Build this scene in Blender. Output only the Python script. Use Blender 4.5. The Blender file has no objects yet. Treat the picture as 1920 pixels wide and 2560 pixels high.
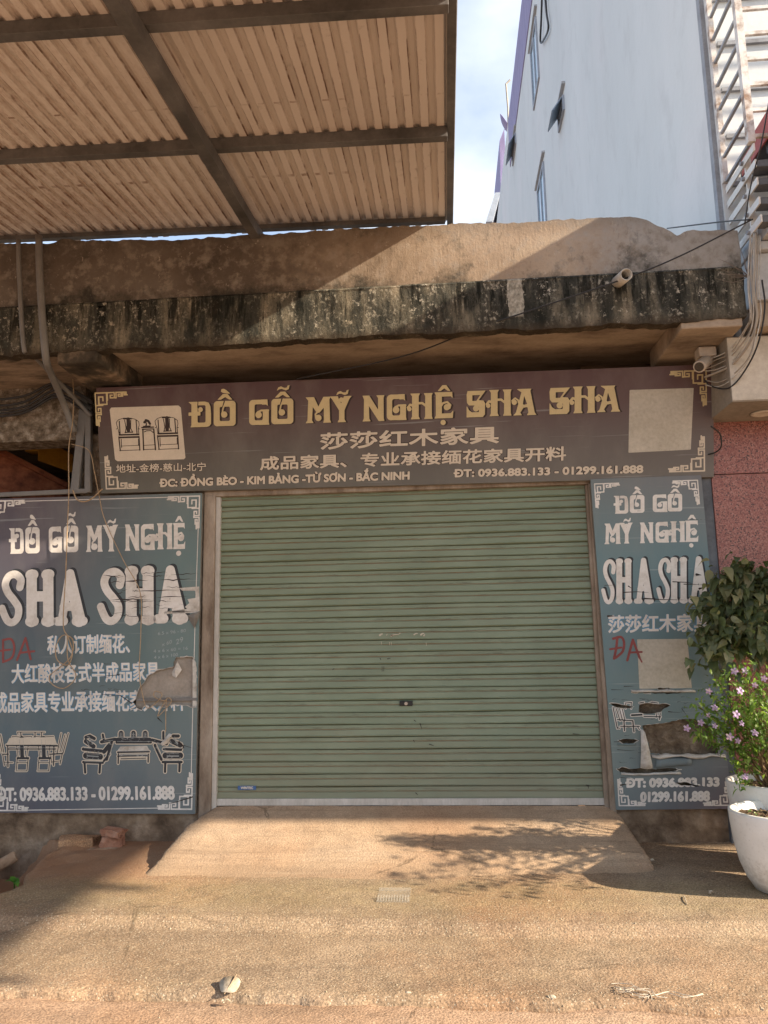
import bpy, bmesh, math, random
import numpy as np
from mathutils import Vector, Matrix

SC = bpy.context.scene
COL = SC.collection
random.seed(7)
RNG = np.random.default_rng(7)

# ------------------------------------------------------------------ camera
F = 1923.0                                   # focal length in pixels of the 1920 x 2560 photo
CAM = np.array([0.372, -6.201, 1.305])
def _rot(yaw, pitch, roll):
    cy, sy, cp, sp = math.cos(yaw), math.sin(yaw), math.cos(pitch), math.sin(pitch)
    f = np.array([-sy*cp, cy*cp, sp]); r = np.array([cy, sy, 0]); u = np.cross(r, f)
    c, s = math.cos(roll), math.sin(roll)
    return np.array([c*r+s*u, -s*r+c*u, f])
MC = _rot(*np.radians([4.64, 9.05, -1.10]))
cd = bpy.data.cameras.new('camera'); cam = bpy.data.objects.new('camera', cd); COL.objects.link(cam)
m4 = Matrix.Identity(4)
for i in range(3):
    m4[i][0] = MC[0][i]; m4[i][1] = MC[1][i]; m4[i][2] = -MC[2][i]; m4[i][3] = CAM[i]
cam.matrix_world = m4
cd.sensor_fit = 'VERTICAL'; cd.sensor_height = 36; cd.lens = 36*F/2560
cd.clip_start = .05; cd.clip_end = 500
SC.camera = cam

# ------------------------------------------------------------------ light
SUN = np.array([1, -.28, .52]); SUN = SUN/np.linalg.norm(SUN)
EL = math.asin(SUN[2]); AZ = math.atan2(SUN[0], SUN[1])
w = bpy.data.worlds.new('World'); SC.world = w; w.use_nodes = True
nt = w.node_tree; nt.nodes.clear()
out = nt.nodes.new('ShaderNodeOutputWorld'); bg = nt.nodes.new('ShaderNodeBackground')
sky = nt.nodes.new('ShaderNodeTexSky'); sky.sky_type = 'NISHITA'; sky.sun_disc = False
sky.sun_elevation = EL; sky.sun_rotation = AZ; sky.air_density = 1.0; sky.dust_density = 1.4; sky.ozone_density = 2.0
tc = nt.nodes.new('ShaderNodeTexCoord')
ns = nt.nodes.new('ShaderNodeTexNoise'); ns.inputs['Scale'].default_value = 2.6; ns.inputs['Detail'].default_value = 7
ns.inputs['Roughness'].default_value = .5
mp = nt.nodes.new('ShaderNodeMapping'); mp.inputs['Location'].default_value = (.35, .1, .30); mp.inputs['Scale'].default_value = (1, 1, 1.7)
rp = nt.nodes.new('ShaderNodeValToRGB')
rp.color_ramp.elements[0].position = .44; rp.color_ramp.elements[0].color = (.22, .22, .22, 1)
rp.color_ramp.elements[1].position = .72; rp.color_ramp.elements[1].color = (1, 1, 1, 1)
mx = nt.nodes.new('ShaderNodeMix'); mx.data_type = 'RGBA'
mx.inputs[7].default_value = (4.2, 4.4, 4.7, 1)
nt.links.new(tc.outputs['Generated'], mp.inputs['Vector']); nt.links.new(mp.outputs[0], ns.inputs['Vector'])
nt.links.new(ns.outputs['Fac'], rp.inputs[0])
nt.links.new(rp.outputs[0], mx.inputs[0]); nt.links.new(sky.outputs[0], mx.inputs[6])
nt.links.new(mx.outputs[2], bg.inputs['Color']); bg.inputs['Strength'].default_value = .135
nt.links.new(bg.outputs[0], out.inputs[0])
ld = bpy.data.lights.new('sun', 'SUN'); ld.energy = 5.0; ld.angle = math.radians(.7); ld.color = (1, .855, .665)
lo = bpy.data.objects.new('sun', ld); COL.objects.link(lo)
lo.rotation_euler = Vector(SUN).to_track_quat('Z', 'Y').to_euler(); lo.location = (12, -6, 9)
SC.view_settings.view_transform = 'Standard'; SC.view_settings.look = 'None'
SC.view_settings.exposure = 1.24; SC.view_settings.gamma = 1
SC.cycles.max_bounces = 8; SC.cycles.diffuse_bounces = 5
SC.cycles.use_denoising = True

# ------------------------------------------------------------------ construction aids
def ray(x, y): return MC.T @ np.array([(x-960)/F, -(y-1280)/F, 1])
def atY(x, y, v): d = ray(x, y); return CAM + d*(v-CAM[1])/d[1]
def atZ(x, y, v): d = ray(x, y); return CAM + d*(v-CAM[2])/d[2]
def atX(x, y, v): d = ray(x, y); return CAM + d*(v-CAM[0])/d[0]

def wloc(o):
    v = Vector((0, 0, 0))
    while o is not None: v += o.location; o = o.parent
    return v
def tag(o, label=None, cat=None, group=None, kind=None):
    if label: o['label'] = label
    if cat: o['category'] = cat
    if group: o['group'] = group
    if kind: o['kind'] = kind
    return o
def thing(name, loc, label, cat, group=None):
    o = bpy.data.objects.new(name, None); COL.objects.link(o); o.location = loc; o.empty_display_size = .1
    return tag(o, label, cat, group)

class MB:
    def __init__(s): s.v = []; s.f = []
    def add(s, vs, fs):
        b = len(s.v); s.v += [tuple(map(float, p)) for p in vs]; s.f += [tuple(b+i for i in f) for f in fs]; return s
    def box(s, x0, x1, y0, y1, z0, z1):
        return s.add([(x0,y0,z0),(x1,y0,z0),(x1,y1,z0),(x0,y1,z0),(x0,y0,z1),(x1,y0,z1),(x1,y1,z1),(x0,y1,z1)],
                     [(0,3,2,1),(4,5,6,7),(0,1,5,4),(1,2,6,5),(2,3,7,6),(3,0,4,7)])
    def hexa(s, lo, hi):       # two quads of four points
        return s.add(list(lo)+list(hi), [(0,3,2,1),(4,5,6,7),(0,1,5,4),(1,2,6,5),(2,3,7,6),(3,0,4,7)])
    def bar(s, a, b, w, h, up=(0,0,1)):     # rectangular bar from a to b
        a = np.array(a, float); b = np.array(b, float); d = b-a; d /= np.linalg.norm(d)
        r = np.cross(d, up); r /= np.linalg.norm(r); u = np.cross(r, d)
        c = [(-.5,-.5),(.5,-.5),(.5,.5),(-.5,.5)]
        return s.hexa([a+r*w*i+u*h*j for i,j in c], [b+r*w*i+u*h*j for i,j in c])
    def tube(s, pts, r, n=8, cap=True):
        pts = [np.array(p, float) for p in pts]; N = len(pts)
        rs = [r]*N if np.isscalar(r) else list(r)
        base = len(s.v); prev = None
        for i, p in enumerate(pts):
            t = pts[min(i+1, N-1)]-pts[max(i-1, 0)]; t = t/(np.linalg.norm(t)+1e-9)
            if prev is None:
                a = np.array([0,0,1.]) if abs(t[2]) < .9 else np.array([1.,0,0])
                u = np.cross(t, a)
            else: u = prev - t*(prev@t)
            u /= np.linalg.norm(u)+1e-9; prev = u; v = np.cross(t, u)
            for k in range(n):
                an = 2*math.pi*k/n; s.v.append(tuple(p+rs[i]*(u*math.cos(an)+v*math.sin(an))))
        for i in range(N-1):
            for k in range(n):
                a = base+i*n+k; b = base+i*n+(k+1) % n
                s.f.append((a, b, b+n, a+n))
        if cap:
            s.f.append(tuple(base+k for k in range(n))[::-1]); s.f.append(tuple(base+(N-1)*n+k for k in range(n)))
        return s
    def lathe(s, prof, c, n=40):
        base = len(s.v)
        for r, z in prof:
            for k in range(n):
                a = 2*math.pi*k/n; s.v.append((c[0]+r*math.cos(a), c[1]+r*math.sin(a), c[2]+z))
        for i in range(len(prof)-1):
            for k in range(n):
                a = base+i*n+k; b = base+i*n+(k+1) % n; s.f.append((a, b, b+n, a+n))
        return s
    def prism(s, poly, fn, t0, t1):     # polygon in 2-D, fn(u, v, t) -> 3-D
        n = len(poly); b = len(s.v)
        s.v += [tuple(fn(u, v, t0)) for u, v in poly] + [tuple(fn(u, v, t1)) for u, v in poly]
        s.f.append(tuple(b+i for i in range(n))[::-1]); s.f.append(tuple(b+n+i for i in range(n)))
        for i in range(n): j = (i+1) % n; s.f.append((b+i, b+j, b+n+j, b+n+i))
        return s
    def build(s, name, mat, parent=None, loc=None, smooth=False, bevel=0, seg=2, solid=0):
        me = bpy.data.meshes.new(name); o = bpy.data.objects.new(name, me); COL.objects.link(o)
        if parent is not None: o.parent = parent; off = np.array(wloc(parent))
        elif loc is not None: o.location = loc; off = np.array(loc)
        else: off = np.zeros(3)
        v = np.array(s.v, float).reshape(-1, 3)-off
        me.from_pydata(v.tolist(), [], s.f); me.materials.append(mat)
        bm = bmesh.new(); bm.from_mesh(me); bmesh.ops.recalc_face_normals(bm, faces=bm.faces); bm.to_mesh(me); bm.free()
        if smooth: me.polygons.foreach_set('use_smooth', [True]*len(me.polygons))
        if bevel:
            m = o.modifiers.new('b', 'BEVEL'); m.width = bevel; m.segments = seg; m.limit_method = 'ANGLE'; m.angle_limit = .6
        if solid:
            m = o.modifiers.new('s', 'SOLIDIFY'); m.thickness = solid; m.offset = 0
        return o

def catmull(pts, k=6):
    pts = [np.array(p, float) for p in pts]; P = [2*pts[0]-pts[1]]+pts+[2*pts[-1]-pts[-2]]; o = []
    for i in range(1, len(P)-2):
        for t in np.linspace(0, 1, k, endpoint=False):
            a, b, c, d = P[i-1:i+3]
            o.append(.5*(2*b+(c-a)*t+(2*a-5*b+4*c-d)*t*t+(3*b-a-3*c+d)*t**3))
    o.append(pts[-1]); return o

def vnoise(x, y, scale, octs=4, seed=0, rough=.5):
    r = np.random.default_rng(seed); o = np.zeros(np.broadcast(x, y).shape); a = 1.; tot = 0
    for k in range(octs):
        L = r.random((256, 256)); X = np.asarray(x)*scale+37.3*k+500; Y = np.asarray(y)*scale+11.7*k+500
        i = np.floor(X).astype(int); j = np.floor(Y).astype(int); fx = X-i; fy = Y-j
        fx = fx*fx*(3-2*fx); fy = fy*fy*(3-2*fy)
        g = lambda p, q: L[p % 256, q % 256]
        o = o+a*((g(i,j)*(1-fx)+g(i+1,j)*fx)*(1-fy)+(g(i,j+1)*(1-fx)+g(i+1,j+1)*fx)*fy); tot += a; a *= rough; scale *= 2.03
    return o/tot-.5

# ------------------------------------------------------------------ materials
class NT:
    def __init__(s, name):
        s.m = bpy.data.materials.new(name); s.m.use_nodes = True; s.t = s.m.node_tree
        s.b = s.t.nodes['Principled BSDF']; s.g = None
    def n(s, t): return s.t.nodes.new(t)
    def l(s, a, b): s.t.links.new(a, b)
    def set(s, **k):
        for a, v in k.items(): s.b.inputs[a.replace('_', ' ')].default_value = v
    def pos(s, sc=(1,1,1), loc=(0,0,0), rot=(0,0,0)):
        if s.g is None: s.g = s.n('ShaderNodeNewGeometry')
        m = s.n('ShaderNodeMapping'); m.inputs['Scale'].default_value = sc; m.inputs['Location'].default_value = loc
        m.inputs['Rotation'].default_value = rot
        s.l(s.g.outputs['Position'], m.inputs['Vector']); return m.outputs[0]
    def noise(s, scale, detail=6, rough=.6, sc=(1,1,1), loc=(0,0,0), dist=0):
        n = s.n('ShaderNodeTexNoise'); n.inputs['Scale'].default_value = scale; n.inputs['Detail'].default_value = detail
        n.inputs['Roughness'].default_value = rough; n.inputs['Distortion'].default_value = dist
        s.l(s.pos(sc, loc), n.inputs['Vector']); return n.outputs['Fac']
    def voro(s, scale, feature='F1', sc=(1,1,1)):
        n = s.n('ShaderNodeTexVoronoi'); n.inputs['Scale'].default_value = scale; n.feature = feature
        s.l(s.pos(sc), n.inputs['Vector']); return n
    def ramp(s, fac, stops):
        r = s.n('ShaderNodeValToRGB'); e = r.color_ramp.elements
        while len(e) < len(stops): e.new(.5)
        for i, (p, c) in enumerate(stops):
            e[i].position = p; e[i].color = (c, c, c, 1) if np.isscalar(c) else (*c, 1)
        s.l(fac, r.inputs[0]); return r.outputs[0]
    def mix(s, fac, a, b, mode='MIX'):
        m = s.n('ShaderNodeMix'); m.data_type = 'RGBA'; m.blend_type = mode
        for i, v in ((0, fac), (6, a), (7, b)):
            if hasattr(v, 'is_linked'): s.l(v, m.inputs[i])
            else: m.inputs[i].default_value = v if i == 0 else (*v, 1)
        return m.outputs[2]
    def math(s, op, a, b=0.0, clamp=False):
        m = s.n('ShaderNodeMath'); m.operation = op; m.use_clamp = clamp
        for i, v in ((0, a), (1, b)):
            if hasattr(v, 'is_linked'): s.l(v, m.inputs[i])
            else: m.inputs[i].default_value = v
        return m.outputs[0]
    def axis(s, k):
        x = s.n('ShaderNodeSeparateXYZ'); s.l(s.pos(), x.inputs[0]); return x.outputs[k]
    def maprange(s, v, a, b, c=0., d=1.):
        m = s.n('ShaderNodeMapRange'); s.l(v, m.inputs[0])
        for i, q in enumerate((a, b, c, d)): m.inputs[1+i].default_value = q
        return m.outputs[0]
    def col(s, c):
        if hasattr(c, 'is_linked'): s.l(c, s.b.inputs['Base Color'])
        else: s.b.inputs['Base Color'].default_value = (*c, 1)
    def bump(s, h, strength=.3, dist=.01):
        b = s.n('ShaderNodeBump'); b.inputs['Strength'].default_value = strength; b.inputs['Distance'].default_value = dist
        s.l(h, b.inputs['Height'])
        if s.b.inputs['Normal'].is_linked: s.l(s.b.inputs['Normal'].links[0].from_socket, b.inputs['Normal'])
        s.l(b.outputs[0], s.b.inputs['Normal'])

def weathered(name, cols, scale=4, rough=.85, bump=.3, bscale=40, sc=(1,1,1), spec=.25, metal=0, fine=.25, bdist=.006):
    """mottled surface: cols from dark to light"""
    q = NT(name); q.set(Roughness=rough, Specular_IOR_Level=spec, Metallic=metal)
    n = q.noise(scale, 8, .62, sc)
    k = len(cols); c = q.ramp(n, [(.32+.36*i/max(1, k-1), cols[i]) for i in range(k)])
    f = q.noise(bscale, 5, .65, sc, (3, 1, 2))
    c = q.mix(fine, c, q.ramp(f, [(.3, .25), (.7, .75)]), 'OVERLAY')
    q.col(c)
    if bump: q.bump(f, bump, bdist); q.bump(n, bump*.8, bdist*4)
    return q.m
def plain(name, c, rough=.5, spec=.3, metal=0, var=.12, scale=12):
    return weathered(name, [tuple(x*(1-var) for x in c), tuple(min(1, x*(1+var)) for x in c)], scale, rough, .05, 90, spec=spec, metal=metal, fine=.12)

# render on the parapet: tan cement with pale and dark patches
q = NT('parapet_render'); q.set(Roughness=.92, Specular_IOR_Level=.15)
n1 = q.noise(1.6, 8, .65); n2 = q.noise(9, 8, .7, loc=(4, 2, 1)); n3 = q.noise(60, 4, .6)
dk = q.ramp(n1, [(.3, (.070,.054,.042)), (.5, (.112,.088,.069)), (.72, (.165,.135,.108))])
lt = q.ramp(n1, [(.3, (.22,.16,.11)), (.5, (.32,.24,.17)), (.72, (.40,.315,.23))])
c = q.mix(q.math('ADD', q.maprange(q.axis(0), -1.1, .5), q.math('MULTIPLY', q.math('SUBTRACT', n2, .5), 1.6), True), dk, lt)  # left end darker: grime plus the awning's shade mixed into the colour
c = q.mix(q.ramp(n2, [(.50, 0), (.74, .45)]), c, (.36,.29,.22))
c = q.mix(q.ramp(q.noise(5, 9, .7, loc=(9, 9, 0)), [(.60, 0), (.72, .5)]), c, (.11,.085,.06))
grey = q.math('ADD', q.maprange(q.axis(0), 1.2, 1.9), q.math('MULTIPLY', q.math('SUBTRACT', n2, .5), 1.6), True)
c = q.mix(q.math('MULTIPLY', grey, .75), c, q.ramp(n2, [(.35, (.17,.165,.15)), (.7, (.40,.39,.37))]))
c = q.mix(q.ramp(n3, [(.62, 0), (.75, .5)]), c, (.16,.12,.09))
# damp dark top and the mould creeping up from below
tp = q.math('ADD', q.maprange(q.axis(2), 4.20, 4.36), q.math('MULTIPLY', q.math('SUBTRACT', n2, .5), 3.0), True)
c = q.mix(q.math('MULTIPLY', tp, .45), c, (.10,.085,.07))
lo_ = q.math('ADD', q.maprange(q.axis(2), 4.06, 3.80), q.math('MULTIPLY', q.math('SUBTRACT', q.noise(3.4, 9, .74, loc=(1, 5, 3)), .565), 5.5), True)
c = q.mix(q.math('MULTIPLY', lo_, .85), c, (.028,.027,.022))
scr = q.noise(30, 6, .75, (1, 1, .25), (3, 3, 3)); c = q.mix(q.ramp(scr, [(.60, 0), (.70, .45)]), c, (.10,.078,.058)); c = q.mix(q.ramp(q.noise(26, 6, .75, (1, 1, .8), (5, 1, 3)), [(.62, 0), (.68, .5)]), c, (.46,.40,.33))
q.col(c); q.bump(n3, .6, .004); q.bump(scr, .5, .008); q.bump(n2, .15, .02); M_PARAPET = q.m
# mouldy concrete edge
q = NT('mouldy_concrete'); q.set(Roughness=.95, Specular_IOR_Level=.12)
st = q.noise(3.2, 9, .68, (1.6, 1.6, .42)); sp = q.noise(34, 6, .7, (1, 1, .8)); sp2 = q.noise(9, 8, .72, (1, 1, .6), (7, 1, 2))
c = q.ramp(st, [(.34, (.016,.017,.014)), (.47, (.045,.044,.036)), (.56, (.13,.115,.085)), (.70, (.30,.25,.18))])
big = q.ramp(q.noise(1.3, 5, .6, (1, 1, .6), (2.2, 0, 0)), [(.44, 0), (.58, 1)])
c = q.mix(q.math('MULTIPLY', big, .14), c, (.20,.185,.15))
c = q.mix(q.math('MULTIPLY', q.math('MULTIPLY', q.ramp(sp, [(.53, 0), (.62, 1)]), q.ramp(sp2, [(.46, 0), (.60, 1)])), q.math('ADD', q.math('MULTIPLY', big, .65), .35)), c, (.55,.50,.40))
drip = q.noise(11, 7, .72, (1.3, 1, .16), (3, 1, 7)); c = q.mix(q.math('MULTIPLY', q.ramp(drip, [(.50, 0), (.58, .9)]), q.maprange(q.axis(2), 3.50, 3.72)), c, (.010,.011,.009))
fl_ = q.math('MULTIPLY', q.ramp(q.noise(19, 8, .8, (1, 1, .9), (2, 5, 9)), [(.575, 0), (.60, 1)]), q.ramp(q.noise(2.1, 6, .7, (1, 1, .8), (4.4, 0, 1)), [(.47, 0), (.57, .9)]))
c = q.mix(fl_, c, q.ramp(q.noise(7, 4, .6), [(.35, (.34,.29,.21)), (.65, (.60,.55,.46))]))
c = q.mix(q.ramp(q.noise(55, 5, .7), [(.55, 0), (.66, .8)]), c, (.012,.012,.010))
lb = q.math('ADD', q.maprange(q.axis(2), 3.56, 3.48), q.math('MULTIPLY', q.math('SUBTRACT', sp2, .5), 2.0), True)
c = q.mix(q.math('MULTIPLY', lb, .85), c, (.05,.036,.024))
patch = q.math('MULTIPLY', q.math('COMPARE', q.math('ADD', q.axis(0), q.math('MULTIPLY', sp2, .06)), .965), 1)
patch.node.inputs[2].default_value = 1
q2 = patch.node; cmp_ = q2.inputs[0].links[0].from_node; cmp_.inputs[2].default_value = .055
zc = q.math('MULTIPLY', q.ramp(q.maprange(q.axis(2), 3.55, 3.9), [(.08, 0), (.14, 1), (.93, 1), (.97, 0)]), patch)
c = q.mix(q.math('MULTIPLY', zc, .8), c, q.ramp(sp, [(.35, (.20,.18,.14)), (.6, (.50,.46,.38))]))
q.col(c); q.bump(sp, .8, .010); q.bump(sp2, .6, .03); M_MOULD = q.m
M_SOFFIT = weathered('soffit_render', [(.17,.125,.09), (.32,.25,.185), (.40,.32,.24)], 2.2, .9, .25, 30, (1, 2.2, 1))
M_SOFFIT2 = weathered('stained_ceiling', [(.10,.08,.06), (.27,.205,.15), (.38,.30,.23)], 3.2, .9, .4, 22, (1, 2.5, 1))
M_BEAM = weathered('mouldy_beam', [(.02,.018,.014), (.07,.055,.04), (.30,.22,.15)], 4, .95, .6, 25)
M_PLINTH = weathered('plinth_cement', [(.09,.058,.036), (.21,.145,.095), (.36,.27,.19)], 4.5, .93, .9, 24, bdist=.012)
M_POST = weathered('dusty_post', [(.15,.11,.08), (.27,.215,.165), (.37,.31,.25)], 5, .85, .35, 45, (1, 1, .35))
M_RAIL = weathered('aluminium_rail', [(.38,.35,.31), (.52,.49,.45)], 5, .5, .1, 60, (1, 1, .3), spec=.4)
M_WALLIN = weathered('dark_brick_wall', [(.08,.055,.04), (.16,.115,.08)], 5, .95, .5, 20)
M_BROKEN = weathered('broken_plaster', [(.10,.075,.05), (.24,.19,.14), (.48,.42,.35)], 16, .95, 1.0, 50, bdist=.02)
M_BACK = weathered('bare_wall_behind', [(.10,.07,.048), (.20,.15,.105), (.36,.285,.21)], 9, .95, 1.0, 26, bdist=.03)
# shutter slats
q = NT('green_slats'); q.set(Roughness=.55, Specular_IOR_Level=.3)
PITCH = 2.43/26
zz = q.math('FRACT', q.math('DIVIDE', q.math('SUBTRACT', q.axis(2), .05), PITCH))
n = q.noise(3, 7, .65, (.5, 1, 1.4)); nf = q.noise(26, 6, .7, (.18, 1, 2.2)); dr = q.noise(60, 5, .75, (.12, 1, 1))
c = q.ramp(n, [(.3, (.165,.20,.138)), (.5, (.195,.235,.162)), (.72, (.235,.275,.195))])
rust = q.math('MULTIPLY', q.ramp(zz, [(.50, 0), (.56, 1), (.60, 1), (.66, 0)]), q.ramp(nf, [(.36, .15), (.58, 1)]))
c = q.mix(q.math('MULTIPLY', rust, .75), c, (.20,.115,.06))
dirt = q.math('MULTIPLY', q.ramp(zz, [(.55, 0), (.62, 1), (.80, .6), (1, .1)]), q.ramp(dr, [(.5, 0), (.66, .8)]))
c = q.mix(dirt, c, (.10,.10,.07))
c = q.mix(q.ramp(q.noise(7, 8, .8, (.5, 1, 2.5), (3, 3, 3)), [(.62, 0), (.72, .35)]), c, (.12,.13,.09))
c = q.mix(q.math('MULTIPLY', q.ramp(q.noise(45, 4, .6, (.6, 1, 2), (8, 3, 1)), [(.70, 0), (.74, .6)]), .6), c, (.05,.05,.035))
hz = q.math('ADD', q.maprange(q.axis(2), .75, .0), q.math('MULTIPLY', q.math('SUBTRACT', q.noise(2.4, 8, .75, (.8, 1, 1.6), (6, 1, 2)), .52), 2.4), True)
c = q.mix(q.math('MULTIPLY', hz, .5), c, (.20,.17,.115))
q.col(c); q.bump(nf, .12, .003); M_SLAT = q.m
# grounds
def ground(name, cols, chips=.0, seed=0, moss=0):
    q = NT(name); q.set(Roughness=.95, Specular_IOR_Level=.15)
    n1 = q.noise(.9, 8, .62, loc=(seed, 0, 0)); n2 = q.noise(7, 8, .7, loc=(0, seed, 0)); n3 = q.noise(95, 4, .65)
    c = q.ramp(n1, [(.33, cols[0]), (.5, cols[1]), (.68, cols[2])])
    c = q.mix(.4, c, q.ramp(n2, [(.3, .25), (.5, .5), (.7, .72)]), 'OVERLAY')
    st = q.noise(2.2, 7, .65, (.35, 2.2, 1), (seed*2, 1, 0)); c = q.mix(q.math('MULTIPLY', q.ramp(st, [(.46, 0), (.66, 1)]), .38), c, (.17,.125,.09))
    c = q.mix(q.math('MULTIPLY', q.ramp(q.noise(.55, 6, .6, loc=(seed*3, 4, 0)), [(.50, 0), (.62, 1)]), .35), c, (.40,.22,.12))
    c = q.mix(.4 if seed == 5 else .7, c, q.ramp(n3, [(.3, .15), (.7, .84)]), 'OVERLAY')
    ck = q.voro(.8, 'DISTANCE_TO_EDGE'); wob = q.math('ADD', ck.outputs['Distance'], q.math('MULTIPLY', q.math('SUBTRACT', q.noise(5, 6, .7), .5), .07))
    c = q.mix(q.math('MULTIPLY', q.ramp(q.math('ABSOLUTE', wob), [(0, 1), (.007, 0)]), q.ramp(q.noise(1.1, 4, .5, loc=(2, seed, 1)), [(.5, 0), (.58, .7)])), c, (.10,.07,.045))
    if chips:
        v = q.voro(75); v2 = q.voro(140)
        c = q.mix(q.math('MULTIPLY', q.ramp(v.outputs['Distance'], [(.22, 1), (.36, 0)]), q.ramp(v.outputs['Color'], [(.62, 0), (.66, chips)])), c, (.50,.43,.32))
        c = q.mix(q.math('MULTIPLY', q.ramp(v2.outputs['Distance'], [(.25, 1), (.4, 0)]), q.ramp(v2.outputs['Color'], [(.55, 0), (.6, chips)])), c, (.16,.125,.085))
        q.bump(v.outputs['Distance'], .5, .004)
    if seed == 3:      # red earth washed over the left end
        rd = q.math('MULTIPLY', q.maprange(q.axis(0), -1.35, -2.0), q.maprange(q.axis(1), -1.35, -.7))
        rd = q.math('ADD', rd, q.math('MULTIPLY', q.math('SUBTRACT', n2, .55), 1.2), True); rd = q.math('MULTIPLY', rd, q.math('MULTIPLY', q.maprange(q.axis(0), -1.2, -1.6), q.maprange(q.axis(1), -1.5, -1.0)))
        c = q.mix(q.math('MULTIPLY', rd, .85), c, q.ramp(n1, [(.35, (.27,.135,.07)), (.65, (.36,.205,.12))]))
    if moss:
        y = q.axis(1)
        band = q.math('ADD', q.ramp(q.maprange(y, -1.9, -.8), [(.25, 0), (.55, .85), (.8, .85), (1, 0)]), q.math('MULTIPLY', q.math('SUBTRACT', n2, .55), 2.4), True)
        c = q.mix(q.math('MULTIPLY', band, moss), c, q.mix(n3, (.13,.115,.045), (.34,.28,.13)))
    if seed == 5:      # trowel lines and tracked-in earth on the ramp
        tr = q.noise(3, 6, .65, (.25, 9, 1), (1, 4, 2)); c = q.mix(q.ramp(tr, [(.55, 0), (.66, .4)]), c, (.22,.15,.095)); c = q.mix(q.ramp(tr, [(.30, .35), (.40, 0)]), c, (.50,.40,.29))
        ed = q.math('ADD', q.maprange(q.axis(1), -.5, -.95), q.math('MULTIPLY', q.math('SUBTRACT', n2, .55), 2), True); c = q.mix(q.math('MULTIPLY', ed, .6), c, (.29,.205,.13))
    q.col(c); q.bump(n3, .7, .005); q.bump(n2, .12, .015); return q.m
M_PAVE = ground('rough_concrete', [(.225,.155,.098), (.30,.215,.14), (.365,.27,.185)], .75, 3, .30)
M_RAMP = ground('smooth_concrete', [(.33,.215,.135), (.41,.285,.185), (.46,.335,.23)], .12, 5)
M_ROAD = ground('red_dirt', [(.32,.205,.13), (.38,.255,.17), (.44,.32,.225)], .2, 8)
M_DIRT = ground('red_soil', [(.26,.145,.08), (.33,.19,.105), (.36,.23,.14)], .1, 11)
# corrugated sheet seen from below
q = NT('rusty_sheet'); q.set(Roughness=.7, Specular_IOR_Level=.25)
CP = .094
xx = q.math('FRACT', q.math('DIVIDE', q.math('ADD', q.axis(0), 20.0), CP))
n = q.noise(.6, 5, .5, (1, .5, 1)); rn = q.noise(7, 8, .75, (6, .55, 1)); rn2 = q.noise(2.2, 5, .6, (3.4, .12, 1), (5, 0, 0))
c = q.ramp(n, [(.3, (.54,.47,.42)), (.55, (.65,.58,.52)), (.75, (.72,.66,.60))])
line = q.ramp(xx, [(.0, 0), (.40, 0), (.43, 1), (.465, 1), (.50, 0)])
line2 = q.ramp(xx, [(.90, 0), (.93, .8), (.97, .8), (1, 0)])
ln = q.math('ADD', line, line2, True)
c = q.mix(q.math('MULTIPLY', ln, q.math('MULTIPLY', q.ramp(rn, [(.44, 0), (.56, .95)]), q.ramp(rn2, [(.42, .1), (.56, 1)]))), c, (.10,.042,.018))
lf = q.math('MULTIPLY', q.maprange(q.axis(0), -.5, -2.8), q.ramp(rn, [(.40, 0), (.62, .75)]))
c = q.mix(q.math('MULTIPLY', lf, q.ramp(q.noise(40, 5, .7, (1, .5, 1)), [(.40, .1), (.6, 1)])), c, (.25,.115,.05))
c = q.mix(q.ramp(q.noise(11, 7, .7, (1, 1, 1), (2, 7, 1)), [(.60, 0), (.72, .35)]), c, (.17,.11,.07))
yb = q.math('COMPARE', q.math('ADD', q.axis(1), q.math('MULTIPLY', rn, .02)), -1.40); yb.node.inputs[2].default_value = .016
yb2 = q.math('COMPARE', q.math('ADD', q.axis(1), q.math('MULTIPLY', rn, .02)), -2.25); yb2.node.inputs[2].default_value = .008
c = q.mix(q.math('MULTIPLY', q.math('MULTIPLY', q.math('ADD', yb, yb2, True), q.ramp(xx, [(.0, 0), (.05, 1), (.4, 1), (.45, 0)])), q.ramp(q.noise(3, 5, .6, (2, .1, 1)), [(.45, 0), (.6, .8)])), c, (.20,.11,.07))
q.col(c); q.bump(n, .1, .01); M_SHEET = q.m
M_STEEL = weathered('brown_steel', [(.055,.052,.05), (.10,.094,.09), (.15,.14,.135)], 3, .6, .15, 40, spec=.35)
M_GREYPIPE = plain('grey_pipe', (.17,.16,.15), .5)
M_PVC = weathered('dirty_pvc', [(.25,.22,.18), (.45,.42,.37), (.55,.52,.47)], 10, .5, .1, 50)
# tall house wall
q = NT('white_wall'); q.set(Roughness=.9, Specular_IOR_Level=.2)
s1 = q.noise(.9, 7, .65, (1, .5, .22)); s2 = q.noise(3.5, 7, .7, (1, .5, .12), (2, 2, 0)); s3 = q.noise(.5, 4, .5)
c = q.ramp(s1, [(.3, (.58,.605,.61)), (.7, (.66,.68,.685))])
c = q.mix(q.ramp(s2, [(.52, 0), (.68, .16)]), c, (.53,.535,.53))
c = q.mix(q.ramp(s3, [(.5, 0), (.7, .4)]), c, (.71,.68,.69)); c = q.mix(q.ramp(q.noise(2.2, 9, .72, (1, .8, .5), (6, 2, 8)), [(.52, 0), (.66, .28)]), c, (.45,.455,.46))
q.col(c); q.bump(q.noise(14, 6, .6), .15, .02); M_TALL = q.m
M_WHITE = weathered('white_paint', [(.60,.585,.55), (.70,.69,.66)], 3, .8, .1, 30)
M_CREAM = weathered('cream_paint', [(.42,.37,.30), (.55,.49,.41), (.58,.53,.45)], 2.5, .8, .08, 30)
M_CREAMSHADE = weathered('cream_shade', [(.22,.19,.155), (.30,.265,.22)], 3, .85, .15, 30)  # same cream paint, with the shade of the box side put into the colour
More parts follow.
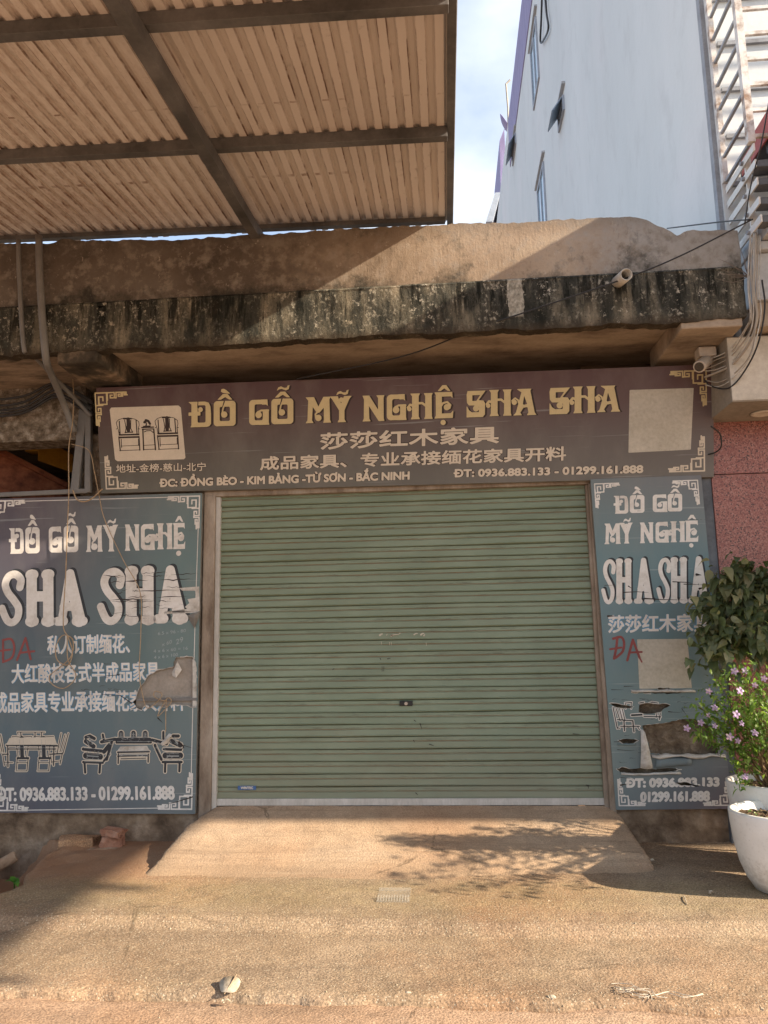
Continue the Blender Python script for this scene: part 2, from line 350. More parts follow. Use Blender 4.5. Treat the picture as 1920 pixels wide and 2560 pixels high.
M_REDPAINT = weathered('red_paint', [(.35,.09,.085), (.44,.13,.12)], 4, .6, .08, 30)
M_GREYPAINT = weathered('grey_paint', [(.36,.37,.38), (.46,.47,.48)], 4, .7, .1, 30)
M_CAGE = weathered('peeling_white_steel', [(.25,.16,.11), (.58,.54,.50), (.66,.63,.60)], 9, .6, .2, 40)
M_CAGE2 = weathered('grey_steel', [(.20,.20,.21), (.30,.31,.33)], 6, .5, .1, 40)
M_DARKSTEEL = weathered('dark_steel', [(.08,.085,.095), (.14,.15,.165)], 5, .55, .1, 40)
q = NT('red_granite'); q.set(Roughness=.38, Specular_IOR_Level=.4)
v = q.voro(120); v2 = q.voro(60)
c = q.ramp(v.outputs['Color'], [(.15, (.05,.030,.028)), (.3, (.22,.075,.06)), (.6, (.30,.115,.09)), (.85, (.37,.185,.15))])
c = q.mix(q.ramp(q.noise(6, 6, .7), [(.45, 0), (.7, .5)]), c, (.21,.06,.045))
q.col(c); M_GRANITE = q.m
M_SASH = plain('blue_grey_sash', (.27,.34,.42), .4)
M_BOARD = weathered('grey_backing_board', [(.27,.23,.19), (.38,.33,.28)], 5, .85, .2, 40)
M_GLASS = plain('blue_glass', (.25,.38,.48), .08, .6, 0, .05)
M_FRAME = plain('dull_frame', (.34,.37,.42), .5)
M_PURPLE = weathered('purple_sheet', [(.20,.17,.30), (.30,.26,.42)], 3, .6, .1, 20, (4, 4, .3))
M_CABLE = plain('grey_cable', (.33,.29,.24), .6)
M_CABLE2 = plain('black_cable', (.03,.028,.028), .5)
M_WIRE = weathered('tan_wire', [(.30,.20,.11), (.42,.31,.2)], 20, .6, 0)
M_BLACK = plain('black_plastic', (.02,.02,.02), .35)
M_CAMBODY = plain('aged_white_plastic', (.42,.35,.28), .45)
M_CAMLENS = plain('dark_lens', (.015,.013,.012), .08, .6)
M_WOOD = weathered('red_wood', [(.10,.030,.016), (.22,.07,.035), (.30,.11,.055)], 4, .6, .2, 30, (.5, 3, 3))
M_YELLOW = weathered('yellow_enamel', [(.34,.16,.02), (.50,.26,.03)], 7, .6, .15, 40)
M_RUST = weathered('rusty_iron', [(.07,.035,.02), (.20,.10,.05), (.28,.17,.10)], 14, .8, .4, 40)
q = NT('white_pot'); q.set(Roughness=.45, Specular_IOR_Level=.35)
n = q.noise(6, 7, .65); dirt = q.math('ADD', q.maprange(q.axis(2), -.02, -.30), q.math('MULTIPLY', q.math('SUBTRACT', q.noise(40, 6, .7), .55), 2.2), True)
c = q.ramp(n, [(.3, (.66,.63,.58)), (.7, (.76,.735,.69))])
c = q.mix(q.math('MULTIPLY', dirt, .6), c, (.25,.18,.115)); c = q.mix(q.ramp(q.noise(30, 3, .5, (1, 1, 1.6), (2, 2, 2)), [(.70, 0), (.73, .6)]), c, (.3,.27,.23))
q.col(c); M_POT = q.m
M_SOIL = weathered('potting_soil', [(.05,.032,.02), (.13,.085,.05), (.30,.22,.13)], 30, .95, 1.0, 60, bdist=.02)
def leafmat(name, a, b, c3, tr=.35):
    q = NT(name); q.set(Roughness=.42, Specular_IOR_Level=.4)
    g = q.n('ShaderNodeNewGeometry')
    n = q.ramp(g.outputs['Random Per Island'], [(0, a), (.55, b), (1, c3)])
    q.col(n); t = q.n('ShaderNodeBsdfTranslucent'); ms = q.n('ShaderNodeMixShader'); ms.inputs[0].default_value = tr
    q.l(q.mix(1, n, (1.5, 1.7, .8), 'MULTIPLY'), t.inputs[0])
    o = q.t.nodes['Material Output']; q.l(q.b.outputs[0], ms.inputs[1]); q.l(t.outputs[0], ms.inputs[2]); q.l(ms.outputs[0], o.inputs[0])
    return q.m
M_LEAFD = leafmat('dark_leaf', (.065,.085,.04), (.125,.15,.07), (.30,.27,.15), .38)
M_LEAFL = leafmat('bright_leaf', (.07,.125,.025), (.13,.215,.045), (.25,.33,.085), .45)
M_WEED = leafmat('weed_leaf', (.05,.13,.02), (.075,.18,.03), (.10,.22,.04), .4)
M_PETAL = leafmat('lilac_petal', (.34,.20,.44), (.50,.33,.57), (.68,.56,.70), .35)
M_STEM = weathered('brown_stem', [(.12,.08,.04), (.24,.17,.09)], 20, .8, .2)
M_TWIG = weathered('grey_twig', [(.14,.11,.09), (.22,.18,.15)], 20, .9, 0)
M_BRICK = weathered('red_brick', [(.23,.10,.06), (.33,.16,.10), (.38,.22,.15)], 12, .95, .8, 40)
M_STONE = weathered('dusty_stone', [(.22,.14,.09), (.33,.22,.14), (.38,.28,.2)], 8, .95, .8, 30)
M_DEADLEAF = weathered('dead_leaf', [(.28,.22,.15), (.42,.35,.26), (.47,.40,.31)], 30, .9, .2)
q = NT('clear_tray_plastic'); q.set(Roughness=.25, Specular_IOR_Level=.5); q.col((.55,.50,.42))
_t = q.n('ShaderNodeBsdfTransparent'); _m = q.n('ShaderNodeMixShader'); _m.inputs[0].default_value = .78; _o = q.t.nodes['Material Output']
q.l(q.b.outputs[0], _m.inputs[1]); q.l(_t.outputs[0], _m.inputs[2]); q.l(_m.outputs[0], _o.inputs[0]); M_CLEAR = q.m
M_STRING = plain('pale_string', (.50,.44,.35), .8)
M_CHIP = weathered('stone_chip', [(.24,.18,.11), (.40,.33,.23), (.48,.41,.31)], 60, .95, 0)
# printed vinyl
M_GOLD = plain('gold_ink', (.52,.41,.22), .45, .3, 0, .06)
M_CREAMINK = plain('cream_ink', (.56,.48,.38), .5, .3, 0, .06)
M_WHITEINK = weathered('white_ink', [(.52,.47,.42), (.64,.60,.55), (.68,.64,.60)], 6, .5, .05, 40)
M_DARKINK = plain('dark_ink', (.030,.032,.036), .5)
M_GREYINK = plain('grey_ink', (.26,.265,.255), .5)
M_BROWNINK = plain('brown_ink', (.030,.016,.012), .5)
M_BLUEINK = plain('blue_outline_ink', (.10,.27,.42), .5)
M_REDMARK = plain('red_spray', (.24,.065,.06), .7)
M_CHALK = plain('chalk_mark', (.30,.335,.33), .9)
M_PAPERTORN = weathered('torn_vinyl_back', [(.34,.30,.25), (.50,.46,.41), (.56,.53,.49)], 14, .8, .5, 40)
M_BLANK = weathered('plain_pale_panel', [(.40,.36,.29), (.46,.42,.35)], 5, .5, .03, 40)
M_BLUESTICK = plain('blue_sticker', (.05,.11,.25), .4)
def vinyl(name, fx, cols_a, cols_b, zr, xr, dust=.3):
    """printed ink: blends a (left) to b (right), each a top-to-bottom list"""
    q = NT(name); q.set(Roughness=.42, Specular_IOR_Level=.35)
    z = q.maprange(q.axis(2), zr[1], zr[0]); x = q.maprange(q.axis(0), *xr)
    k = len(cols_a); A = q.ramp(z, [(i/(k-1), cols_a[i]) for i in range(k)]); B = q.ramp(z, [(i/(k-1), cols_b[i]) for i in range(k)])
    c = q.mix(x, A, B); n = q.noise(9, 8, .7, (.6, 1, 1.4)); n2 = q.noise(3, 6, .6, (1, 1, .5), (4, 4, 4))
    c = q.mix(q.math('MULTIPLY', q.ramp(n2, [(.45, 0), (.75, 1)]), dust), c, (.30,.27,.23))
    c = q.mix(q.ramp(n, [(.64, 0), (.74, .35)]), c, (.09,.08,.075))
    c = q.mix(q.ramp(q.noise(18, 4, .5, (.06, 1, 3)), [(.66, 0), (.70, .25)]), c, (.42,.45,.44))
    q.col(c); q.bump(n2, .25, .02); return q.m
M_BANNER = vinyl('banner_vinyl', 0, [(.065,.026,.024), (.075,.042,.036), (.085,.072,.058), (.10,.10,.085)], [(.080,.034,.032), (.10,.058,.055), (.12,.10,.095), (.135,.125,.115)], (2.5, 3.38), (-2.5, 2.5), .22)
M_LSIGN = vinyl('left_sign_vinyl', 0, [(.085,.062,.072), (.088,.082,.10), (.085,.115,.13), (.09,.13,.15), (.085,.085,.11)], [(.125,.16,.155), (.12,.175,.17), (.125,.18,.175), (.13,.17,.175), (.13,.155,.165)], (-.04, 2.5), (-3.0, -1.8), .25)
M_RSIGN = vinyl('right_sign_vinyl', 0, [(.14,.16,.16), (.115,.185,.20), (.12,.195,.215), (.13,.195,.20), (.13,.175,.185)], [(.15,.145,.15), (.115,.18,.195), (.12,.185,.205), (.14,.18,.185), (.135,.105,.125)], (-.04, 2.5), (1.5, 2.4), .2)

# ------------------------------------------------------------------ flat shapes from signed distance fields
def seg_d(X, Y, a, b):
    dx, dy = b[0]-a[0], b[1]-a[1]; L = dx*dx+dy*dy+1e-12
    t = np.clip(((X-a[0])*dx+(Y-a[1])*dy)/L, 0, 1); return np.hypot(X-a[0]-t*dx, Y-a[1]-t*dy), t
def d_stroke(X, Y, pts, w0, w1=None):
    w1 = w0 if w1 is None else w1; d = np.full(X.shape, 9.); n = len(pts)-1
    for i in range(n):
        e, t = seg_d(X, Y, pts[i], pts[i+1]); d = np.minimum(d, e-.5*(w0+(w1-w0)*(i+t)/n))
    return d
def d_poly(X, Y, pts):
    d = np.full(X.shape, 9.); ins = np.zeros(X.shape, bool); n = len(pts)
    for i in range(n):
        a, b = pts[i], pts[(i+1) % n]; e, _ = seg_d(X, Y, a, b); d = np.minimum(d, e)
        cr = (a[1] > Y) != (b[1] > Y)
        with np.errstate(all='ignore'): ins ^= cr & (X < (b[0]-a[0])*(Y-a[1])/(b[1]-a[1]+1e-15)+a[0])
    return np.where(ins, -d, d)
def d_box(X, Y, x0, y0, x1, y1): return np.maximum(np.abs(X-(x0+x1)/2)-(x1-x0)/2, np.abs(Y-(y0+y1)/2)-(y1-y0)/2)
def d_rbox(X, Y, x0, y0, x1, y1, r):
    qx = np.abs(X-(x0+x1)/2)-(x1-x0)/2+r; qy = np.abs(Y-(y0+y1)/2)-(y1-y0)/2+r
    return np.hypot(np.maximum(qx, 0), np.maximum(qy, 0))+np.minimum(np.maximum(qx, qy), 0)-r

class Sheet:
    """polygons of a flat sheet in (u, v), gathered over many small fields"""
    def __init__(s): s.v = []; s.f = []
    def field(s, f, bb, h):
        x0, y0, x1, y1 = bb; nx = max(2, int(math.ceil((x1-x0)/h))+1); ny = max(2, int(math.ceil((y1-y0)/h))+1)
        xs = x0+np.arange(nx)*h; ys = y0+np.arange(ny)*h; X, Y = np.meshgrid(xs, ys)
        D = f(X, Y); D = np.where(np.abs(D) < 1e-7, 1e-7, D); I = D < 0
        cnt = I[:-1,:-1].astype(int)+I[1:,:-1]+I[:-1,1:]+I[1:,1:]
        for j in range(ny-1):
            full = cnt[j] == 4
            if full.any():
                e = np.flatnonzero(np.diff(np.concatenate(([0], full.astype(int), [0]))))
                for a, b in zip(e[::2], e[1::2]):
                    k = len(s.v); s.v += [(xs[a],ys[j]),(xs[b],ys[j]),(xs[b],ys[j+1]),(xs[a],ys[j+1])]; s.f.append((k,k+1,k+2,k+3))
        for j, i in zip(*np.nonzero((cnt > 0) & (cnt < 4))):
            c = [(xs[i],ys[j],D[j,i]),(xs[i+1],ys[j],D[j,i+1]),(xs[i+1],ys[j+1],D[j+1,i+1]),(xs[i],ys[j+1],D[j+1,i])]
            k = len(s.v)
            for a in range(4):
                p, q_ = c[a], c[(a+1) % 4]
                if p[2] < 0: s.v.append((p[0], p[1]))
                if (p[2] < 0) != (q_[2] < 0):
                    t = p[2]/(p[2]-q_[2]); s.v.append((p[0]+t*(q_[0]-p[0]), p[1]+t*(q_[1]-p[1])))
            if len(s.v)-k >= 3: s.f.append(tuple(range(k, len(s.v))))
        return s
    def build(s, name, mat, sign, layer, parent, thick=0):
        me = bpy.data.meshes.new(name); o = bpy.data.objects.new(name, me); COL.objects.link(o); o.parent = parent
        off = np.array(wloc(parent)); uv = np.array(s.v, float).reshape(-1, 2)
        P = sign.O+uv[:,:1]*sign.ex+uv[:,1:]*sign.ey+sign.en*(layer*.0009)-off
        me.from_pydata(P.tolist(), [], s.f); me.materials.append(mat)
        bm = bmesh.new(); bm.from_mesh(me); bmesh.ops.remove_doubles(bm, verts=bm.verts, dist=1e-6)
        bm.normal_update()
        n = Vector(sign.en)
        for fc in bm.faces:
            if fc.normal.dot(n) < 0: fc.normal_flip()
        if thick:
            r = bmesh.ops.extrude_face_region(bm, geom=list(bm.faces))
            bmesh.ops.translate(bm, verts=[e for e in r['geom'] if isinstance(e, bmesh.types.BMVert)], vec=Vector(-sign.en*thick))
            bmesh.ops.recalc_face_normals(bm, faces=bm.faces)
        bm.to_mesh(me); bm.free(); return o

class Sign:
    def __init__(s, TL, TR, BL):
        s.O = np.array(BL, float); s.ex = np.array(TR, float)-np.array(TL, float); s.W = np.linalg.norm(s.ex); s.ex /= s.W
        ey = np.array(TL, float)-s.O; ey -= s.ex*(ey@s.ex); s.H = np.linalg.norm(ey); s.ey = ey/s.H
        s.en = np.cross(s.ex, s.ey)
        s.holes = []
    def uv(s, x, y):
        d = ray(x, y); t = ((s.O-CAM)@s.en)/(d@s.en); p = CAM+d*t-s.O; return np.array([p@s.ex, p@s.ey])
    def P(s, u, v, n=0): return s.O+s.ex*u+s.ey*v+s.en*n
    def cut(s, f):
        """subtract the tears of this sign"""
        if not s.holes: return f
        def g(X, Y):
            d = f(X, Y)
            for h, bb in s.holes:
                if X.max() < bb[0] or X.min() > bb[2] or Y.max() < bb[1] or Y.min() > bb[3]: continue
                d = np.maximum(d, -h(X, Y))
            return d
        return g
    def hole(s, pxs, rag=.006):
        p = [s.uv(*a) for a in pxs]; q = []
        for i in range(len(p)):
            a, b = p[i], p[(i+1) % len(p)]; n = max(1, int(np.linalg.norm(b-a)/.02))
            for k in range(n):
                j = RNG.normal(0, rag, 2) if k else 0
                q.append(a+(b-a)*k/n+j)
        s.rims = getattr(s, 'rims', [])+[q]
        A = np.array(q); s.holes.append((lambda X, Y, q=q: d_poly(X, Y, q), (*A.min(0), *A.max(0))))
        return q

# ---- text outlines from the built-in font
_tx = {}
def text_loops(strings):
    obs = []
    for t in strings:
        c = bpy.data.curves.new('txt', 'FONT'); c.body = t; c.fill_mode = 'NONE'; c.resolution_u = 4
        o = bpy.data.objects.new('txt', c); COL.objects.link(o); obs.append((t, o, c))
    dg = bpy.context.evaluated_depsgraph_get()
    for t, o, c in obs:
        e = o.evaluated_get(dg); m = e.to_mesh(); v = np.array([p.co[:2] for p in m.vertices]); loops = []; cur = []; last = None
        for ed in m.edges:
            a, b = ed.vertices
            if last is not None and a != last and b != last: loops.append(v[cur]); cur = []
            if not cur: cur = [a, b]; last = b
            elif a == last: last = b; cur.append(b)
            elif b == last: last = a; cur.append(a)
        if cur: loops.append(v[cur])
        _tx[t] = [l[:-1] if np.allclose(l[0], l[-1]) else l for l in loops]
        e.to_mesh_clear()
    for t, o, c in obs: bpy.data.objects.remove(o); bpy.data.curves.remove(c)

def loops_field(loops, bold):
    segs = np.concatenate([np.stack([l, np.roll(l, -1, 0)], 1) for l in loops])     # n,2,2
    def f(X, Y):
        sh = X.shape; x = X.ravel()[:, None]; y = Y.ravel()[:, None]
        a = segs[:,0]; b = segs[:,1]; dx = (b-a)[:,0]; dy = (b-a)[:,1]; L = dx*dx+dy*dy+1e-15
        t = np.clip(((x-a[:,0])*dx+(y-a[:,1])*dy)/L, 0, 1)
        d = np.sqrt(((x-a[:,0]-t*dx)**2+(y-a[:,1]-t*dy)**2).min(1))
        up = (a[:,1] <= y) & (b[:,1] > y); dn = (a[:,1] > y) & (b[:,1] <= y)
        side = dx*(y-a[:,1])-dy*(x-a[:,0])
        wn = (up & (side > 0)).sum(1)-(dn & (side < 0)).sum(1)
        return (np.where(wn != 0, -d, d)-bold).reshape(sh)
    return f

def text(sheet, sign, s, LB, RB, LT, bold=.004, h=.003, cap=False, off=(0, 0)):
    lp = _tx[s]; A = np.concatenate(lp); x0, x1 = A[:,0].min(), A[:,0].max()
    if cap: y0, y1 = 0., max(l[:,1].max() for l in _tx['H'])
    else: y0, y1 = A[:,1].min(), A[:,1].max()
    lb, rb, lt = sign.uv(*LB), sign.uv(*RB), sign.uv(*LT)
    lb = lb+bold; rb = rb-np.array([bold, -bold]); lt = lt+np.array([bold, -bold])
    fx = (rb-lb)/(x1-x0); fy = (lt-lb)/(y1-y0)
    L = [lb+np.outer(l[:,0]-x0, fx)+np.outer(l[:,1]-y0, fy)+np.array(off) for l in lp]
    L.sort(key=lambda l: l[:,0].min()); groups = []
    for l in L:
        a, b = l[:,0].min(), l[:,0].max()
        if groups and a < groups[-1][1]+2*bold: groups[-1][0].append(l); groups[-1][1] = max(groups[-1][1], b)
        else: groups.append([[l], b])
    for ls, _ in groups:
        B = np.concatenate(ls); p = bold+2*h
        sheet.field(sign.cut(loops_field(ls, bold)), (B[:,0].min()-p, B[:,1].min()-p, B[:,0].max()+p, B[:,1].max()+p), h)

# ---- hand-drawn display lettering, unit box with y up
GL = {
 'D': [('p',[(0,1),(.72,1),(.9,.95),(.97,.8),(1,.5),(1,.12),(.93,.03),(.82,0),(.09,0),(.13,.08),(.13,.9)]),('-r',.40,.17,.76,.86,.06),
       ('p',[(0,.46),(.52,.46),(.52,.58),(0,.58)]),('c',.53,.69,.095),('s',[(.36,.57),(.46,.60),(.55,.64)],.05),('-s',[(.42,1.02),(.40,.78)],.035)],
 'O': [('r',0,0,1,1,.14),('-r',.27,.2,.74,.77,.06),('-s',[(.49,1.02),(.40,.72)],.05),('s',[(.55,.98),(.43,.72),(.37,.48)],.055),('c',.48,.46,.125),('s',[(.37,.5),(.40,.38)],.06)],
 'G': [('r',0,0,.9,1,.16),('p',[(.5,0),(1,0),(.97,.1),(.97,.6),(.6,.57),(.6,0)]),('p',[(.6,1),(.9,1),(.92,.76),(.86,.82),(.6,.83)]),
       ('-r',.27,.18,.68,.82,.07),('-p',[(.6,.6),(1.1,.62),(1.1,.74),(.9,.74),(.86,.80),(.6,.80)]),('c',.47,.40,.13),('s',[(.95,.57),(.6,.57),(.42,.50)],.075)],
 'H': [('p',[(.13,1),(.5,1),(.45,.9),(.45,.1),(.5,0),(.15,0),(.2,.1),(.2,.9)]),('p',[(.66,1),(1,1),(.96,.9),(.97,.1),(1,0),(.68,0),(.72,.1),(.72,.9)]),
       ('c',.09,.40,.085),('s',[(.03,.46),(.12,.57),(.25,.52),(.42,.62),(.6,.62),(.78,.48)],.09)],
 'E': [('p',[(0,1),(.94,1),(.96,.78),(.88,.84),(.38,.84),(.38,.17),(.88,.18),(1,.28),(.97,0),(0,0),(.07,.1),(.07,.9)]),
       ('s',[(.3,.42),(.45,.58),(.68,.62),(.85,.5),(.8,.38)],.075),('c',.66,.42,.12)],
 'N': [('p',[(0,1),(.3,1),(.72,.42),(.72,.9),(.64,1),(1,1),(.96,.9),(.97,.1),(1,0),(.75,0),(.28,.62),(.3,.1),(.36,0),(0,0),(.06,.1),(.07,.86)])],
 'M': [('p',[(0,1),(.32,1),(.5,.62),(.7,1),(.98,1),(.93,.9),(.96,.1),(1,0),(.7,0),(.73,.1),(.72,.60),(.54,.40),(.44,.40),(.27,.64),(.24,.1),(.30,0),(0,0),(.07,.1),(.10,.88)]),
       ('c',.5,.19,.125),('s',[(.49,.44),(.38,.34),(.40,.20)],.06)],
 'Y': [('p',[(0,1),(.36,1),(.50,.66),(.66,1),(1,1),(.9,.9),(.67,.46),(.67,.1),(.74,0),(.36,0),(.43,.1),(.43,.46),(.10,.9)]),('c',.53,.87,.09),('s',[(.53,.66),(.45,.80),(.50,.90)],.04)],
 'S': [('p',[(.05,1),(1,1),(.62,.64),(.90,.62),(.98,.52),(.97,.10),(.86,0),(0,0),(0,.42),(.12,.26),(.28,.18),(.66,.18),(.68,.44),(.12,.46),(.02,.56),(0,.86)]),
       ('-p',[(.30,.62),(.52,.62),(.72,.84),(.30,.84)]),('c',.5,.33,.115),('s',[(.66,.42),(.5,.43),(.4,.38)],.05)],
 'A': [('p',[(.24,1),(.80,1),(.76,.93),(.93,.1),(1,0),(.64,0),(.70,.1),(.66,.30),(.50,.30),(.36,.1),(.42,0),(.10,0),(.20,.1),(.42,.88)]),('-p',[(.52,.74),(.46,.38),(.64,.42)]),
       ('c',.13,.50,.10),('s',[(.04,.56),(.16,.66),(.28,.58),(.30,.48)],.06),('s',[(.40,.44),(.52,.32),(.64,.36)],.08)],
 '^': [('p',[(.18,1.06),(.42,1.27),(.62,1.27),(.84,1.05),(.70,1.06),(.52,1.16),(.32,1.06)])],
 '`': [('p',[(.33,1.38),(.36,1.47),(.46,1.48),(.58,1.42),(.74,1.29),(.60,1.30),(.42,1.33)])],
 '~': [('p',[(.26,1.33),(.32,1.44),(.44,1.48),(.58,1.42),(.70,1.42),(.74,1.50),(.82,1.52),(.78,1.37),(.66,1.33),(.48,1.39),(.36,1.38)])],
 '-~': [('p',[(.30,1.05),(.36,1.16),(.48,1.20),(.62,1.14),(.74,1.14),(.78,1.22),(.86,1.24),(.82,1.09),(.70,1.05),(.52,1.11),(.40,1.10)])],
 '.': [('c',.46,-.17,.10)],
 # rounded fat letters
 's': [('s',catmull([(.80,.70),(.84,.84),(.62,.935),(.34,.90),(.20,.76),(.30,.61),(.56,.46),(.74,.32),(.70,.15),(.50,.065),(.30,.09),(.16,.20),(.06,.32)],5),.155,.145),('c',.86,.86,.035)],
 'h': [('s',[(.24,.93),(.24,.07)],.17),('s',[(.76,.93),(.76,.07)],.17),('s',[(.24,.53),(.76,.53)],.16),
       ('s',[(.20,.93),(.30,.93)],.16),('s',[(.70,.93),(.80,.93)],.16),('s',[(.18,.075),(.32,.075)],.15),('s',[(.68,.075),(.84,.075)],.15)],
 'a': [('s',[(.50,.93),(.24,.08)],.14,.13),('s',[(.50,.93),(.78,.08)],.14,.20),('s',[(.30,.33),(.70,.33)],.13),('s',[(.12,.07),(.30,.07)],.14),('s',[(.68,.07),(.90,.07)],.14)],
}
def glyph(sheet, sign, ch, x0, x1, yt, yb, h=.0028, off=(0, 0), slope=0.):
    """draw one display letter in the pixel box of the photo"""
    lb = sign.uv(x0, yb); rb = sign.uv(x1, yb+slope*(x1-x0)); lt = sign.uv(x0, yt)
    ex = rb-lb; ey = lt-lb; H = np.linalg.norm(ey); lb = lb+np.array(off)
    T = lambda p: lb+ex*p[0]+ey*p[1]
    prims = []; low = ch[0] in ('s', 'h', 'a'); HW = H*min(1.05, np.linalg.norm(ex)/(.56*H))*1.12 if low else H
    for c in ch: prims += GL[c] if c in GL else []
    def f(X, Y):
        d = np.full(X.shape, 9.)
        for p in prims:
            k = p[0]; neg = k[0] == '-'; k = k[-1]
            if k == 'p': e = d_poly(X, Y, [T(a) for a in p[1]])-.0012*(not neg)
            elif k == 's': e = d_stroke(X, Y, [T(a) for a in p[1]], p[2]*HW, (p[3] if len(p) > 3 else p[2])*HW)
            elif k == 'c': c = T((p[1], p[2])); e = np.hypot(X-c[0], Y-c[1])-p[3]*HW
            else:
                a = T((p[1], p[2])); b = T((p[3], p[4])); u = X-(Y-lb[1])*ey[0]/ey[1]-(X-lb[0])*0
                v = Y-(X-lb[0])*ex[1]/ex[0]
                a2 = (a[0]-(a[1]-lb[1])*ey[0]/ey[1], a[1]-(a[0]-lb[0])*ex[1]/ex[0]); b2 = (b[0]-(b[1]-lb[1])*ey[0]/ey[1], b[1]-(b[0]-lb[0])*ex[1]/ex[0])
                e = d_rbox(u, v, a2[0], a2[1], b2[0], b2[1], p[5]*H)
            d = np.maximum(d, -e) if neg else np.minimum(d, e)
        return d
    cs = [T((a, b)) for a in (-.12, 1.12) for b in (-.32, 1.56)]; cs = np.array(cs)
    sheet.field(sign.cut(f), (*cs.min(0), *cs.max(0)), h)

def fret(sheet, sign, corner, size, sx, sy, wd=.010, h=.003):
    """Greek-key corner: one big square scroll and three shrinking ones each way"""
    def scroll(ox, oy, a, swap):
        P = [(0,0),(1,0),(1,1),(0,1),(0,.38),(.62,.38),(.62,.70),(.34,.70)] if a == 1 else [(0,0),(0,1),(1,1),(1,.28),(.42,.28),(.42,.66),(.70,.66)]
        o = []
        for x, y in P:
            x, y = ox+x*a*size*.36, oy+y*a*size*.36
            o.append((y, x) if swap else (x, y))
        return o
    S = size*.36
    paths = [[(0,S),(0,0),(S,0),(S,S*.98),(S*.02+S*.28,S*.98),(S*.28,S*.34),(S*.66,S*.34),(S*.66,S*.66)],[(0,S),(0,S*1.04)]]
    for swap in (False, True):
        x = S*1.06
        for a in (.62, .46, .32):
            q_ = S*a; pp = [(x-.05*S, q_),(x+q_*.0, q_),(x, 0),(x+q_, 0),(x+q_, q_*.72),(x+q_*.42, q_*.72),(x+q_*.42, q_*.36),(x+q_*.7, q_*.36)]
            pp2 = [(x+q_, q_*.72),(x+q_*1.25, q_*.72)]
            for P in (pp, pp2): paths.append([(b, a_) if swap else (a_, b) for a_, b in P])
            x += q_*1.25
    c = np.array(corner)
    segs = [((c[0]+sx*a[0], c[1]+sy*a[1]), (c[0]+sx*b[0], c[1]+sy*b[1])) for P in paths for a, b in zip(P, P[1:])]
    def f(X, Y):
        d = np.full(X.shape, 9.)
        for a, b in segs:
            d = np.minimum(d, d_box(X, Y, min(a[0],b[0])-wd/2, min(a[1],b[1])-wd/2, max(a[0],b[0])+wd/2, max(a[1],b[1])+wd/2))
        return d
    e = size*1.12
    bb = (min(c[0]-.02*sx, c[0]+sx*e), min(c[1]-.02*sy, c[1]+sy*e), max(c[0]-.02*sx, c[0]+sx*e), max(c[1]-.02*sy, c[1]+sy*e))
    sheet.field(sign.cut(f), bb, h)

def strokes(sheet, sign, lst, h=.0035, grow=0., conv=None):
    """ink strokes given in photo pixels: (points, width in metres[, end width]); widths grow for an outline"""
    L = []
    for it in lst:
        pts = [sign.uv(*p) if conv is None else conv(p) for p in it[0]]; w0 = it[1]; w1 = it[2] if len(it) > 2 else w0
        L.append((pts, w0+2*grow, w1+2*grow))
    A = np.array([p for l in L for p in l[0]]); m = max(max(l[1], l[2]) for l in L)
    def f(X, Y):
        d = np.full(X.shape, 9.)
        for p, a, b in L: d = np.minimum(d, d_stroke(X, Y, p, a, b))
        return d
    sheet.field(sign.cut(f), (A[:,0].min()-m, A[:,1].min()-m, A[:,0].max()+m, A[:,1].max()+m), h)
#PART2
# ================================================================== GROUND
def grid(name, xs, ys, hf, mat, kind='structure', skirt=None, keep=None):
    X, Y = np.meshgrid(xs, ys)
    if skirt is not None: Y = Y+(skirt(X)+2.37)*np.clip((-1.9-Y)/.4, 0, 1)
    Z = hf(X, Y); ny, nx = X.shape
    v = np.stack([X, Y, Z], -1).reshape(-1, 3); i = np.arange((ny-1)*nx).reshape(ny-1, nx)[:, :-1].ravel()
    f = np.stack([i, i+1, i+nx+1, i+nx], 1)
    me = bpy.data.meshes.new(name); o = bpy.data.objects.new(name, me); COL.objects.link(o)
    me.vertices.add(len(v)); me.vertices.foreach_set('co', v.ravel()); me.loops.add(len(f)*4); me.loops.foreach_set('vertex_index', f.ravel())
    me.polygons.add(len(f)); me.polygons.foreach_set('loop_start', np.arange(len(f))*4); me.polygons.foreach_set('loop_total', np.full(len(f), 4))
    me.update(); me.materials.append(mat); me.polygons.foreach_set('use_smooth', [True]*len(f)); me.validate()
    return tag(o, kind=kind)
def axis(*segs):
    o = []
    for a, b, st in segs: o += list(np.arange(a, b-1e-6, st))
    return np.array(o+[segs[-1][1]])
KERB = lambda X: -2.37+.10*vnoise(X, X*0+3, 1.6, 4, 5)+.05*vnoise(X, X*0+7, 4, 2, 6)+.014*vnoise(X, X*0+7, 22, 2, 16)-.02*np.sin(X*1.7)
DITCH = [atZ(x, y, -.30)[:2] for x, y in ((-90,2260),(0,2243),(40,2230),(60,2216),(66,2196),(90,2172),(118,2150),(150,2136),(158,2126),(120,2112),(0,2104),(-120,2100))]
